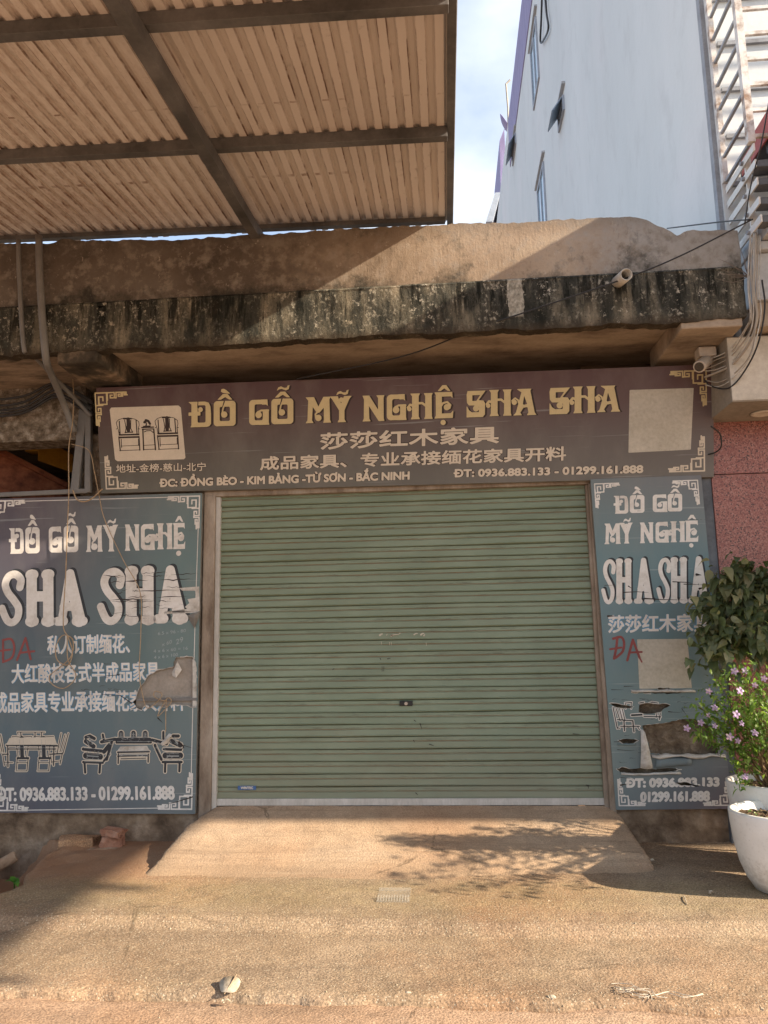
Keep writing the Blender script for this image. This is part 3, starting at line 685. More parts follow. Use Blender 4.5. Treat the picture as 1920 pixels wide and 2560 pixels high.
def pave_h(X, Y):
    base = np.interp(Y, [-2.6, -2.2, -1.62, -1.52, -.9, 0], [-.345, -.335, -.312, -.288, -.272, -.262])
    rid = Y+.02*np.sin(X*2.1)+.05*vnoise(X, Y, 1.5, 2, 3)
    base = np.interp(rid, [-3, -2.2, -1.64, -1.56, -.9, 0], [-.352, -.342, -.333, -.284, -.270, -.262])
    n = .020*vnoise(X, Y, 1.1, 3, 1)+.008*vnoise(X, Y, 11, 4, 2, .7)
    g = np.clip((Y+2.0)/-.35, 0, 1); n = n+g*.012*vnoise(X, Y, 14, 4, 9, .7)
    left = np.clip((-1.75-X)/.9, 0, 1)*np.clip((Y+1.3)/.8, 0, 1); n = n+left*(.05*vnoise(X, Y, 5, 3, 12)+.0)
    z = base+n
    k = KERB(X); z = np.where(Y < k+.05, z-.016*np.clip((k+.05-Y)/.05, 0, 1)**2*(.5+1.0*(vnoise(X, Y*0, 2, 2, 33)+.5)), z)
    z = np.where(Y < k-.002, -.45+.02*vnoise(X, Y, 6, 3, 21)-.5*np.clip(k-Y-.0, 0, .06), z)
    d = d_poly(X, Y, DITCH)+.05*vnoise(X, Y, 7, 3, 30); z = np.where(d < 0, z-np.clip(-d*7, 0, .30), z)
    return z
grid('pavement', axis((-7,-2.9,.15),(-2.9,2.9,.017),(2.9,7,.15)), axis((-2.5,-2.26,.0065),(-2.26,.02,.014),(.02,.3,.14)), pave_h, M_PAVE, skirt=KERB)
def road_h(X, Y):
    near = (Y > -4.5) & (np.abs(X) < 4)
    k = KERB(X)
    return -.374-.045*np.exp(-((Y-k+.004)/.022)**2)*np.clip(.45+2.4*vnoise(X, X*0+1, 2.3, 4, 91), 0, 1)-.012*np.clip(-2.5-Y, 0, 2)+np.where(near, .02*vnoise(X, Y, 1.6, 4, 15)+.008*vnoise(X, Y, 17, 3, 16), 0)
grid('road', axis((-60,-4,4),(-4,4,.025),(4,60,4)), axis((-50,-4,2),(-4,-3.5,.1),(-3.5,-2.55,.02),(-2.55,-2.2,.008),(-2.2,-1.9,.1)), road_h, M_ROAD)
tag(MB().box(-60, 60, -1.9, 60, -1.0, -.80).build('ground', M_DIRT), kind='structure')
# ramp up to the shutter
def ramp():
    NS, NTT = 200, 90; V = []
    s = np.linspace(0, 1, NS); t = np.linspace(0, 1, NTT); S, T = np.meshgrid(s, t)
    Lx = np.interp(T, [0, .25, 1], [-1.53, -1.635, -1.755]); Rx = np.interp(T, [0, .35, .7, 1], [1.56, 1.62, 1.66, 1.665])
    Yb = -.96+.13*S+.03*np.sin(S*9)+.03*vnoise(S*4, S*0, 2, 3, 4)
    X = Lx+(Rx-Lx)*S; Y = T*Yb
    e = np.minimum(S, 1-S)*3.2
    X = X+.05*vnoise(X, Y, 7, 4, 8, .65)*np.exp(-e*9)
    Z = -.012-.264*T**.95+.010*vnoise(X, Y, 1.6, 3, 2)+.0035*vnoise(X, Y, 14, 4, 4, .7)
    st = (Y+.62+.02*np.sin(X*3)+.05*vnoise(X, Y, 2, 2, 44)); Z = Z+.007*np.tanh(st/.012)+.004*np.tanh((st+.06)/.01)
    Z = np.where(T > .97, Z-.012*(T-.97)/.03, Z); Z = Z-.02*np.exp(-e*28)
    v = np.stack([X, Y, Z], -1).reshape(-1, 3).tolist(); f = []
    for j in range(NTT-1):
        for i in range(NS-1): a = j*NS+i; f.append((a, a+1, a+NS+1, a+NS))
    # side and front faces down into the pavement
    rim = [j*NS for j in range(NTT)]+[(NTT-1)*NS+i for i in range(1, NS)]+[j*NS+NS-1 for j in range(NTT-2, -1, -1)]
    b = len(v)
    for k, r in enumerate(rim): v.append([v[r][0]+.015*math.sin(k*1.7), v[r][1]-.004, -.45])
    for k in range(len(rim)-1): f.append((rim[k], rim[k+1], b+k+1, b+k))
    m = MB(); m.v = v; m.f = f; return m
o = ramp().build('ramp', M_RAMP, smooth=False); tag(o, kind='structure')
for p in o.data.polygons: p.use_smooth = p.index < 199*89
# loose dirt along the walls and stone chips set in the concrete
m = MB()
for _ in range(2600):
    x = random.uniform(-2.6, 2.4); y = random.choice([random.uniform(-2.36, -1.2), random.uniform(-2.4, -2.2), random.uniform(-1.7, -1.45), random.uniform(-2.75, -2.35)])
    if y < -2.4 and random.random() < .6: continue
    z = float(pave_h(np.array([[x]]), np.array([[y]]))[0, 0]) if y > -2.4 else float(road_h(np.array([[x]]), np.array([[y]]))[0, 0])
    r = random.uniform(.0018, .0042)*(1.6 if random.random() < .06 else 1); a = random.uniform(0, 6.3)
    k = len(m.v); q_ = [(math.cos(a+i*1.57+random.uniform(-.4,.4))*r*random.uniform(.6,1.3), math.sin(a+i*1.57)*r*random.uniform(.6,1.3)) for i in range(4)]
    m.add([(x+u, y+v_, z-.002) for u, v_ in q_]+[(x+u*.6, y+v_*.6, z+r*.7) for u, v_ in q_], [(4,5,6,7),(0,1,5,4),(1,2,6,5),(2,3,7,6),(3,0,4,7)])
tag(m.build('stone_chips', M_CHIP), 'pale stone chips scattered over the rough concrete and road edge', 'gravel', kind='stuff')

# ================================================================== SHOP BUILDING
shop = thing('shop_building', (0, 0, -.3), 'low weathered concrete shop with green roller shutter and mouldy canopy edge', 'building')
YF = -.80
m = MB()
m.box(-1.515, 1.505, .10, .30, 2.464, 3.05); m.box(-2.72, -1.63, .0, .3, -.03, 3.05); m.box(1.575, 2.44, .0, .3, -.03, 3.05)
m.box(-6, -2.72, .0, .3, -.03, 2.46)
m.build('wall', M_BACK, shop)
MB().box(-6, -2.722, .02, .3, 3.02, 3.56).build('broken_lintel', M_BROKEN, shop)
# plinth below the signs, with lumpy cement
def lumpy(x0, x1, z0, z1, y, seed, amp=.03, st=.02):
    xs = np.arange(x0, x1+st, st); zs = np.arange(z0, z1+st, st); X, Z = np.meshgrid(xs, zs)
    Y = y-amp*(vnoise(X, Z, 5, 4, seed, .6)+.5)-.02*np.clip((z0+.12-Z)/.12, 0, 1)
    m = MB(); m.v = np.stack([X, Y, Z], -1).reshape(-1, 3).tolist(); nx = len(xs)
    for j in range(len(zs)-1):
        for i in range(nx-1): a = j*nx+i; m.f.append((a, a+1, a+nx+1, a+nx))
    return m
a = lumpy(-5, -1.51, -.62, -.02, .02, 3); b = lumpy(1.56, 2.47, -.5, -.02, .02, 4); b.build('plinth', M_PLINTH, shop, smooth=True)
a.build('plinth', M_PLINTH, shop, smooth=True)
MB().box(-1.632, -1.535, -.035, .1, -.10, 2.478).build('door_post', M_POST, shop, bevel=.008)
MB().hexa([(1.53,-.045,-.14),(1.575,-.045,-.14),(1.575,.1,-.14),(1.53,.1,-.14)], [(1.515,-.045,2.47),(1.56,-.045,2.47),(1.56,.1,2.47),(1.515,.1,2.47)]).build('door_post', M_POST, shop, bevel=.006)
MB().box(-1.632, 1.56, -.03, .10, 2.466, 2.512).build('door_head', M_POST, shop, bevel=.006)
# roller shutter
sh = MB().box(-1.533, -1.497, -.012, .06, -.05, 2.464).build('guide_rail', M_RAIL, shop)
MB().box(1.496, 1.528, -.012, .06, -.03, 2.464).build('guide_rail', M_POST, shop)
nx = 72; xs = np.linspace(-1.50, 1.50, nx); prof = [(0,-.007),(.035,-.009),(.10,-.004),(.48,.0),(.54,.0055),(.585,.0055),(.62,.0005),(.90,.004),(.93,.016),(1,.018)]
m = MB(); rows = []
for k in range(26):
    for t, y in prof[:-1] if k < 25 else prof:
        z = .05+PITCH*(k+t); wob = .0022*np.sin(xs*2.3+k*1.7)+.0045*vnoise(xs, xs*0+k*3.1, 2.2, 3, 50); yy = .02+y*1.2+.005*vnoise(xs, xs*0+k*2.3+t, 1.1, 2, 51)
        rows.append(np.stack([xs, yy, z+wob], 1))
m.v = np.concatenate(rows).tolist()
for j in range(len(rows)-1):
    for i in range(nx-1): a = j*nx+i; m.f.append((a, a+1, a+nx+1, a+nx))
shutter = m.build('roller_shutter', M_SLAT, shop, solid=0); shutter['label'] = 'closed sage green roller shutter with rust-streaked slats'
MB().box(-1.50, 1.50, .0, .035, .0, .052).build('bottom_bar', M_RAIL, shutter, bevel=.004)
MB().box(-1.47, 1.30, -.004, .03, -.016, -.001).build('rubber_seal', M_BLACK, shutter)
c = atY(1015, 1759, .0)
lk = MB().box(c[0]-.052, c[0]+.052, .004, .03, c[2]-.019, c[2]+.019).build('lock_plate', M_BLACK, shutter, bevel=.005)
MB().tube([(c[0], .006, c[2]), (c[0], -.004, c[2])], .013, 14).build('key_cylinder', M_CAMBODY, lk)
# canopy: slab, mouldy front edge, cement parapet
MB().box(-6, 2.555, -.70, 12, 3.56, 3.66).build('canopy_slab', M_SOFFIT, shop)
class Plane:      # helper frame for upright sheets facing the street
    def __init__(s, y): s.O = np.array([0, y, 0.]); s.ex = np.array([1., 0, 0]); s.ey = np.array([0, 0, 1.]); s.en = np.array([0, -1., 0]); s.holes = []
hc = atY(252, 760, YF)
def fascia(X, Z):
    lowz = 3.487+.05*vnoise(X, X*0, 2.4, 4, 61, .6)+.03*vnoise(X, X*0+4, 14, 3, 62)
    d = np.maximum(np.maximum(lowz-Z, Z-3.865), X-2.562-.02*vnoise(Z, Z*0, 9, 3, 3))
    return np.maximum(d, -(np.hypot(X-hc[0], Z-hc[2])-.033))
Sheet().field(fascia, (-6, 3.43, 2.62, 3.88), .014).build('canopy_edge', M_MOULD, Plane(YF), 0, shop, .10)
tp = [atY(x, y, -.785) for x, y in ((0,607),(125,610),(150,600),(298,603),(388,600),(485,596),(589,589),(665,586),(832,574),(1040,565),(1100,563),(1223,558),(1382,551),(1505,544),(1574,539),(1614,546),(1649,563),(1693,585),(1713,577),(1871,573))]
TX = np.array([p[0] for p in tp]); TZ = np.array([p[2] for p in tp])
def parapet(X, Z):
    top = np.interp(X, TX, TZ)+.03*vnoise(X, X*0+2, 3, 3, 71)+.025*vnoise(X, X*0+9, 16, 4, 72)
    return np.maximum(np.maximum(3.866-Z, Z-top), X-2.558-.012*vnoise(Z, Z*0+5, 11, 3, 3))
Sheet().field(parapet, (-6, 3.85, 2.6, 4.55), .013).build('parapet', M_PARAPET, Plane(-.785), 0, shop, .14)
# crumbling lip between the two
m = MB(); xs = np.arange(-5, 2.55, .03)
for i, x in enumerate(xs):
    r = .004+.020*float(vnoise(np.array([x]), np.array([0.]), 5, 3, 81)[0]+.3); m.v += [(x, YF+.02, 3.888+r*.4), (x, YF-r*.55, 3.866), (x, YF+.002, 3.85-r*.5)]
    if i: a = 3*i; m.f += [(a-3, a, a+1, a-2), (a-2, a+1, a+2, a-1)]
m.build('crumbling_lip', M_MOULD, shop)
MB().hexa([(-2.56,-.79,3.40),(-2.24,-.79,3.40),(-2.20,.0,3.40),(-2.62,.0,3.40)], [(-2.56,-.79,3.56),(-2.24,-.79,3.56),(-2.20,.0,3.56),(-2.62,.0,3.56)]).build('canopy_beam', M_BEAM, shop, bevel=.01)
MB().hexa([(2.10,-.79,3.43),(2.53,-.79,3.43),(2.50,.0,3.40),(2.08,.0,3.40)], [(2.10,-.79,3.56),(2.53,-.79,3.56),(2.50,.0,3.56),(2.08,.0,3.56)]).build('canopy_beam', M_SOFFIT, shop, bevel=.01)
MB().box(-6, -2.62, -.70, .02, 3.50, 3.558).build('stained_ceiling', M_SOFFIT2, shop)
e = atY(1566, 686, -.97)
MB().tube([(e[0]-.03, -.74, e[2]+.035), e], .040, 20, False).build('drain_spout', M_PVC, shop, smooth=True, solid=.008)
# dim storeroom behind the left opening
m = MB()
m.box(-6, -5.9, .3, 4, -.3, 3.56); m.box(-2.72, -2.6, .3, 4, -.3, 3.56); m.box(-6, -2.6, 4, 4.1, -.3, 3.56); m.box(-6, -2.6, .3, 4, -.4, -.3); m.box(1.575, 2.5, .3, 12, -.3, 3.56); m.box(-6, 2.5, 11.9, 12, -.3, 3.56)
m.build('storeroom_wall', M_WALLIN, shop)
m = MB(); m.bar((-2.735,-.06,2.55),(-2.70,-.02,3.38),.07,.05,(0,1,0)); m.bar((-2.62,-.06,2.53),(-2.66,-.03,3.30),.05,.05,(0,1,0)); m.bar((-3.6,-.07,2.535),(-2.62,-.07,2.545),.03,.04)
m.build('steel_frame', M_GREYPIPE, shop, bevel=.006)

# ================================================================== CORRUGATED AWNING
aw = thing('corrugated_awning', (-3, -.6, 4.48), 'rust-streaked corrugated sheet awning on steel purlins above the parapet', 'awning')
RS = .11; rz = lambda y: 4.515+RS*(y+.8)
xr = -6.0; XE = .50; prof = [(0,0),(.42,0),(.49,.6),(.55,1),(.82,1),(.90,.5),(.95,0)]
m = MB(); ys = [-.50, -1.9, -3.3, -5.0]; px_ = []
k0 = math.floor((xr+20)/CP)
x = k0*CP-20
while x < XE:
    for t, h in prof:
        if x+t*CP <= XE: px_.append((x+t*CP, h*.026))
    x += CP
for y in ys: m.v += [(x, y+.012*math.sin(x*9) if y == ys[0] else y, rz(y)+h) for x, h in px_]
n = len(px_)
for j in range(len(ys)-1):
    for i in range(n-1): a = j*n+i; m.f.append((a, a+1, a+n+1, a+n))
m.build('corrugated_sheet', M_SHEET, aw, solid=.002)
for y, x1, hh in ((-.62, .44, .04), (-1.90, .455, .076), (-3.03, .46, .076), (-4.2, .46, .076)):
    z = rz(y)
    MB().box(-6, x1, y-.028, y+.028, z-hh, z-.002).build('purlin', M_STEEL, aw, bevel=.003)
MB().bar((-1.02,-.56,rz(-.56)-.136),(-1.0,-5.0,rz(-5.0)-.136),.074,.09).build('rafter', M_STEEL, aw, bevel=.003)
MB().bar((-4.6,-.56,rz(-.56)-.136),(-4.6,-5.0,rz(-5.0)-.136),.082,.098).build('rafter', M_STEEL, aw, bevel=.003)
MB().hexa([(XE-.045,-.50,rz(-.5)-.02),(XE,-.50,rz(-.5)-.02),(XE,-5,rz(-5)-.02),(XE-.045,-5,rz(-5)-.02)], [(XE-.045,-.50,rz(-.5)-.006),(XE+.004,-.50,rz(-.5)-.006),(XE+.004,-5,rz(-5)-.006),(XE-.045,-5,rz(-5)-.006)]).build('edge_flashing', M_STEEL, aw)
MB().box(-1.06, -.98, -.60, -.54, 4.0, rz(-.57)-.10).build('post', M_STEEL, aw)
for o in aw.children:      # the roof falls slightly to the right
    for v in o.data.vertices: v.co.z += -.035-.020*(v.co.x-3-.5)

# ================================================================== SIGNS
S_TX = ['莎莎红木家具', '成品家具、专业承接缅花家具开料', '地址-金榜-慈山-北宁', 'ĐC: ĐỒNG BÈO - KIM BẢNG -TỪ SƠN - BẮC NINH', 'ĐT: 0936.883.133 - 01299.161.888',
        '私人订制缅花、', '大红酸枝各式半成品家具', '成品家具专业承接缅花家具开料', 'ĐT: 0936.883.133', '01299.161.888', 'WINTEC', 'H', '4 x 6 x 60 = 16', '4 x 6 x 100', '6.5 x 96 - 80', '29', 'x 60']
text_loops(S_TX)
def panel(sign, name, mat, parent, back=.06):
    s = Sheet(); s.field(sign.cut(lambda X, Y: d_box(X, Y, 0, 0, sign.W, sign.H)), (-.01, -.01, sign.W+.01, sign.H+.01), .008)
    return s.build(name, mat, sign, 0, parent, .004)
def frame(sign, parent, mat, back, wd=.03):
    P = sign.P; m = MB(); W, H = sign.W, sign.H
    for a, b in (((0, wd/2), (W, wd/2)), ((0, H-wd/2), (W, H-wd/2)), ((wd/2, wd), (wd/2, H-wd)), ((W-wd/2, wd), (W-wd/2, H-wd))):
        m.bar(P(*a, -.005-back/2), P(*b, -.005-back/2), wd, back, sign.en)
    return m.build('frame', mat, parent)
M_SIGNFRAME = weathered('sign_frame', [(.14,.12,.10), (.24,.22,.19)], 8, .6, .1, 40)

# --- banner over the door
bt = [atY(231, 970, -.26), atY(1777, 911, -.26), atY(255, 1233, -.08), atY(1767, 1188, -.08)]
zt = (bt[0][2]+bt[1][2])/2; zb = (bt[2][2]+bt[3][2])/2
BN = Sign((-2.518, -.26, bt[0][2]), (2.462, -.26, bt[1][2]), (-2.50, -.08, bt[2][2]))
ban = thing('shop_banner', tuple((BN.O+BN.P(BN.W, 0))/2), 'wide maroon and grey signboard with gold lettering above the green shutter', 'sign')
panel(BN, 'panel', M_BANNER, ban)
m = MB(); P = BN.P; W, H = BN.W, BN.H
m.hexa([P(0,0,-.006),P(W,0,-.006),P(W,H,-.006),P(0,H,-.006)], [np.array([P(0,0)[0],-.02,P(0,0)[2]]),np.array([P(W,0)[0],-.02,P(W,0)[2]]),np.array([P(W,H)[0],-.12,P(W,H)[2]+.0]),np.array([P(0,H)[0],-.12,P(0,H)[2]+.0])])
m.build('box', M_SIGNFRAME, ban)
tl = []
for ch, a, b, t, y in (('D',38,215,145,345),('O^`',238,412,138,338),('G',520,680,128,328),('O^~',697,872,120,322),('M',972,1172,108,312),('Y-~',1165,1335,101,306),('N',1425,1597,95,298)):
    tl.append((ch, 460+a/3.19, 460+b/3.19, 960+t/3.19, 960+y/3.19))
for ch, a, b, t, y in (('G',20,155,102,279),('H',160,335,96,272),('E^.',350,478,87,265),('S',572,700,78,258),('H',705,880,71,250),('A',878,1052,65,245),('S',1145,1283,57,237),('H',1283,1460,48,230),('A',1456,1632,43,222)):
    tl.append((ch, 960+a/2.765, 960+b/2.765, 950+t/2.765, 950+y/2.765))
def fix(ch):      # split 'D', 'O^`', 'Y-~' into glyph keys
    r = []; i = 0
    while i < len(ch):
        if ch[i] == '-': r.append(ch[i:i+2]); i += 2
        else: r.append(ch[i]); i += 1
    return r
s = Sheet()
for ch, a, b, t, y in tl: glyph(s, BN, fix(ch), a, b, t, y, off=(.016, -.004), slope=-.028)
s.build('title_shadow', M_BROWNINK, BN, 1, ban)
s = Sheet()
for ch, a, b, t, y in tl: glyph(s, BN, fix(ch), a, b, t, y, slope=-.028)
s.build('title_lettering', M_GOLD, BN, 2, ban)
BT = [('莎莎红木家具',(800,1125),(1247,1108),(800,1082),.0045,0), ('成品家具、专业承接缅花家具开料',(650,1176),(1415,1151.5),(650,1141),.0035,0), ('地址-金榜-慈山-北宁',(290.5,1182),(515,1177),(290.5,1161),.0012,0),
      ('ĐC: ĐỒNG BÈO - KIM BẢNG -TỪ SƠN - BẮC NINH',(398.5,1218),(1024,1199),(398.5,1198),.0042,1), ('ĐT: 0936.883.133 - 01299.161.888',(1134,1193.5),(1608,1182.5),(1134,1174),.0042,1)]
s = Sheet()
for t, lb, rb, lt, bo, cap in BT: text(s, BN, t, lb, rb, lt, bo+.004, cap=cap, h=.0032)
s.build('text_outline', M_BROWNINK, BN, 1, ban)
for t, lb, rb, lt, bo, cap in BT:
    s = Sheet(); text(s, BN, t, lb, rb, lt, bo, cap=cap, h=.0028); s.build('text_line', M_CREAMINK, BN, 2, ban)
s = Sheet()
for x, y, sx, sy in ((238,983,1,-1),(1765,926,-1,-1),(266,1222,1,1),(1761,1177,-1,1)):
    s = Sheet(); fret(s, BN, BN.uv(x, y), .27, sx, sy, .011); s.build('corner_fret', M_GOLD if sy < 0 else M_CREAMINK, BN, 1, ban)
# picture of two chairs and a stand on a pale card
U = lambda x, y: BN.uv(270+x/7.9, 1000+y/7.9)
pc = [U(*p) for p in ((35,190),(65,150),(1390,108),(1440,150),(1530,1140),(1500,1170),(190,1210),(140,1175))]
s = Sheet(); s.field(lambda X, Y: d_poly(X, Y, pc), (*np.min(pc, 0)-.01, *np.max(pc, 0)+.01), .005); pic = s.build('picture_card', M_CREAMINK, BN, 1, ban)
ch_l = [([(165,575),(200,560),(175,500),(165,440),(210,390),(310,358),(440,358),(540,380),(610,430),(618,500),(600,560),(630,575)],.006),([(225,420),(240,660)],.010),([(555,400),(575,660)],.010),
        ([(310,375),(470,370)],.010),([(330,400),(360,560),(340,650)],.008),([(450,400),(450,560),(490,640)],.008),([(400,380),(405,600)],.034),([(340,640),(480,635)],.010),
        ([(225,690),(600,680)],.015),([(225,740),(610,730)],.016),([(215,730),(245,1000)],.011),([(615,720),(630,990)],.011),([(262,770),(270,940)],.007),([(600,770),(605,900)],.006),
        ([(260,910),(610,895)],.005),([(230,1000),(640,985)],.006),([(205,580),(225,700)],.007),([(600,570),(615,690)],.007)]
ch_r = [([(x+765, y-25) for x, y in k[0]], k[1]) for k in ch_l]
stand = [([(670,545),(900,535)],.012),([(680,580),(905,570)],.010),([(690,580),(705,985)],.013),([(905,575),(940,980)],.013),([(720,630),(760,610),(850,605),(890,640)],.008),([(720,895),(915,885)],.005),([(700,980),(945,970)],.006),
         ([(700,520),(840,510)],.008),([(720,440),(760,400),(800,420),(830,470)],.022),([(740,390),(760,480),(750,510)],.012)]
s = Sheet(); 
strokes(s, BN, [([(270+x/7.9, 1000+y/7.9) for x, y in k[0]], k[1]*.9) for k in ch_l+ch_r+stand], h=.003)
s.build('printed_chairs', M_BROWNINK, BN, 2, pic)
# blank card where the square code is printed
qc = [BN.uv(*p) for p in ((1574,975),(1734,970),(1727,1124),(1571,1132))]
s = Sheet(); s.field(lambda X, Y: d_poly(X, Y, qc), (*np.min(qc, 0)-.01, *np.max(qc, 0)+.01), .005); s.build('blank_card', M_BLANK, BN, 1, ban)

# --- left sign
LS = Sign((-3.55, -.07, 2.505), (-1.612, -.07, 2.493), (-3.59, -.05, -.038))
c_ = lambda x, y: (x/3.072, 1560+y/3.072)
LS.hole([c_(*p) for p in ((1045,575),(1060,520),(1078,478),(1110,448),(1140,395),(1220,352),(1330,332),(1350,255),(1478,252),(1508,300),(1512,640),(1420,625),(1340,612),(1260,640),(1180,630),(1120,620),(1090,660),(1050,640),(1020,600))], .004)
lsg = thing('left_signboard', tuple(LS.P(LS.W/2, 0)), 'torn blue-grey vinyl signboard with white lettering left of the shutter', 'sign')
lp = panel(LS, 'panel', M_LSIGN, lsg)
frame(LS, lsg, M_SIGNFRAME, .04)
lt_ = []
for ch, a, b, t, y in (('D',70,182,372,567),('O^`',195,305,364,565),('G',375,478,360,558),('O^~',490,602,352,556),('M',662,788,352,552),('Y-~',790,908,347,549),('N',960,1070,343,543),('G',1083,1190,340,538),('H',1188,1325,335,532),('E^.',1330,1422,332,530)):
    lt_.append((ch, a/3.072, b/3.072, 1200+t/3.072, 1200+y/3.072))
s = Sheet()
for ch, a, b, t, y in lt_: glyph(s, LS, fix(ch), a, b, t, y, slope=-.02)
s.build('title_lettering', M_WHITEINK, LS, 1, lsg)
big = [(c, a/3.072, b/3.072, 1200+t/3.072, 1200+y/3.072) for c, a, b, t, y in (('s',5,192,700,1122),('h',185,432,700,1118),('a',415,665,692,1115),('s',762,962,680,1112),('h',948,1200,672,1105),('a',1183,1437,663,1097))]
for nm, mt, of, ly in (('big_name_shadow', M_DARKINK, (.020, .014), 1), ('big_name_lettering', M_WHITEINK, (0, 0), 2)):
    s = Sheet()
    for c, a, b, t, y in big: glyph(s, LS, [c], a, b, t, y, off=of, slope=-.01, h=.004)
    s.build(nm, mt, LS, ly, lsg)
LT = [('私人订制缅花、',(117.8,1636.5),(325.5,1633),(117.8,1588),.0036,0), ('大红酸枝各式半成品家具',(28.6,1709.5),(400,1703.5),(28.6,1659.5),.0036,0), ('成品家具专业承接缅花家具开料',(-15,1783),(462,1777.5),(-15,1730),.0036,0), ('ĐT: 0936.883.133 - 01299.161.888',(-8,2003.5),(437.5,1999),(-8,1969.5),.0056,1)]
for t, lb, rb, ltp, bo, cap in LT:
    if not cap:
        s = Sheet(); text(s, LS, t, lb, rb, ltp, bo+.0035, cap=cap, h=.0035); s.build('text_outline', M_BLUEINK, LS, 1, lsg)
    s = Sheet(); text(s, LS, t, lb, rb, ltp, bo, cap=cap, h=.003); s.build('text_line', M_WHITEINK, LS, 2, lsg)
s = Sheet()
for x, y, sx, sy in ((-15,1253,1,-1),(499,1240,-1,-1),(479,2023,-1,1),(-12,2026,1,1)): fret(s, LS, LS.uv(x, y), .27, sx, sy, .011)
for pts in ([(62,1253),(430,1243)],[(496,1308),(488,1545),(484,1700)],[(482,1770),(478,1944)],[(24,2026),(405,2020)]): strokes(s, LS, [(pts, .006)])
s.build('border_fret', M_WHITEINK, LS, 1, lsg)
s = Sheet()
strokes(s, LS, [([(8+i*0, 1600+i) for i in range(0, 56, 10)], .018), (catmull([(8,1600),(28,1598),(36,1618),(30,1644),(8,1655)]), .018), ([(0,1627),(26,1624)], .016), ([(43,1650),(64,1595),(77,1648)], .018), ([(50,1632),(86,1628)], .016)], h=.004)
s.build('spray_mark', M_REDMARK, LS, 3, lsg)
s = Sheet()
for t, x0, x1, y, hh in (('6.5 x 96 - 80', 395, 465, 1588, 8), ('x 60', 405, 430, 1616, 9), ('29', 440, 458, 1612, 13), ('4 x 6 x 60 = 16', 384, 470, 1632, 8), ('4 x 6 x 100', 385, 445, 1648, 8)):
    text(s, LS, t, (x0, y), (x1, y-8), (x0, y-hh), .0004, h=.0018, cap=True)
s.build('chalk_sums', M_CHALK, LS, 3, lsg)
# creases and splits across the second name
s = Sheet(); rr = random.Random(4)
for i in range(34):
    x = rr.uniform(255, 450); y = rr.uniform(1420, 1555); L = rr.uniform(18, 85); n = 7
    if i < 5: x, y, L = ((258,1440,50),(310,1452,60),(270,1500,110),(330,1478,120),(395,1450,90))[i]
    pts = [(x+L*k/n, y+rr.uniform(-2, 2)-(L*k/n)*.02) for k in range(n+1)]; wd = rr.uniform(.002, .007) if i >= 5 else rr.uniform(.008, .013)
    h_ = n//2; strokes(s, LS, [(pts[:h_+1], .0008, wd), (pts[h_:], wd, .0008)], h=.0022)
for pts, wd in (([(330,1758),(300,1738),(262,1736),(225,1741)],.008),([(300,1687),(262,1690),(235,1688)],.006),([(482,1992),(440,2005),(412,2012)],.009),([(395,1795),(408,1808)],.010),([(350,1765),(318,1776)],.007),([(455,1862),(488,1872)],.005),([(448,1855),(460,1868),(450,1875)],.014)):
    strokes(s, LS, [(pts, wd, .001)], h=.0022)
for i in range(16):
    x = rr.uniform(200, 300); y = rr.uniform(1655, 1765); pts = [(x+k*5, y+rr.uniform(-1.5, 1.5)) for k in range(5)]
    strokes(s, LS, [(pts, .003, .001)], h=.0022)
s.build('vinyl_splits', M_BROWNINK, LS, 4, lsg)
s = Sheet(); s.field(lambda X, Y: d_poly(X, Y, [LS.uv(x/3.072, 1200+y/3.072) for x, y in ((1375,830),(1530,818),(1535,1005),(1500,1020),(1260,1030),(1262,1012),(1440,990),(1420,975),(1455,945),(1440,915),(1505,905),(1500,850),(1400,850))]), (*LS.uv(400, 1545), *LS.uv(503, 1462)), .004)
s.build('peeled_patch', M_PAPERTORN, LS, 2, lsg)
# furniture pictures: white halo, dark ink
p_ = lambda L: [([c_(*a) for a in k[0]], k[1]*.84) for k in L]
dining = [([(50,930),(440,935)],.016),([(60,960),(430,960)],.010),([(60,940),(62,1095)],.012),([(415,940),(412,1085)],.012),([(140,850),(135,830),(345,830)],.006),([(160,835),(165,880)],.010),([(270,835),(270,880)],.010),([(320,835),(322,880)],.009)]
def chairb(x): return [([(x-65,870),(x-60,862),(x,868),(x+85,862),(x+88,872)],.006),([(x+10,875),(x+14,1020)],.038),([(x-38,880),(x-18,1020)],.006),([(x+66,880),(x+48,1020)],.006),([(x-22,1030),(x+60,1030)],.020),([(x-25,1040),(x-32,1120)],.008),([(x+58,1040),(x+50,1125)],.008),([(x-30,1065),(x+55,1065)],.006),([(x-36,1128),(x+48,1128)],.006)]
dining += chairb(158)+chairb(325)
dining += [([(470,840),(440,990)],.008),([(525,840),(485,990)],.008),([(500,850),(462,980)],.007),([(385,1000),(480,995)],.012),([(480,990),(462,1075)],.008),([(390,1010),(400,1070)],.006),([(395,1060),(470,1050)],.006)]
dining += [([(5,850),(30,985)],.008),([(-40,850),(0,985)],.008),([(20,1000),(65,1000)],.010),([(22,1000),(35,1085)],.008),([(30,1060),(100,1065)],.006),([(-10,870),(16,980)],.007)]
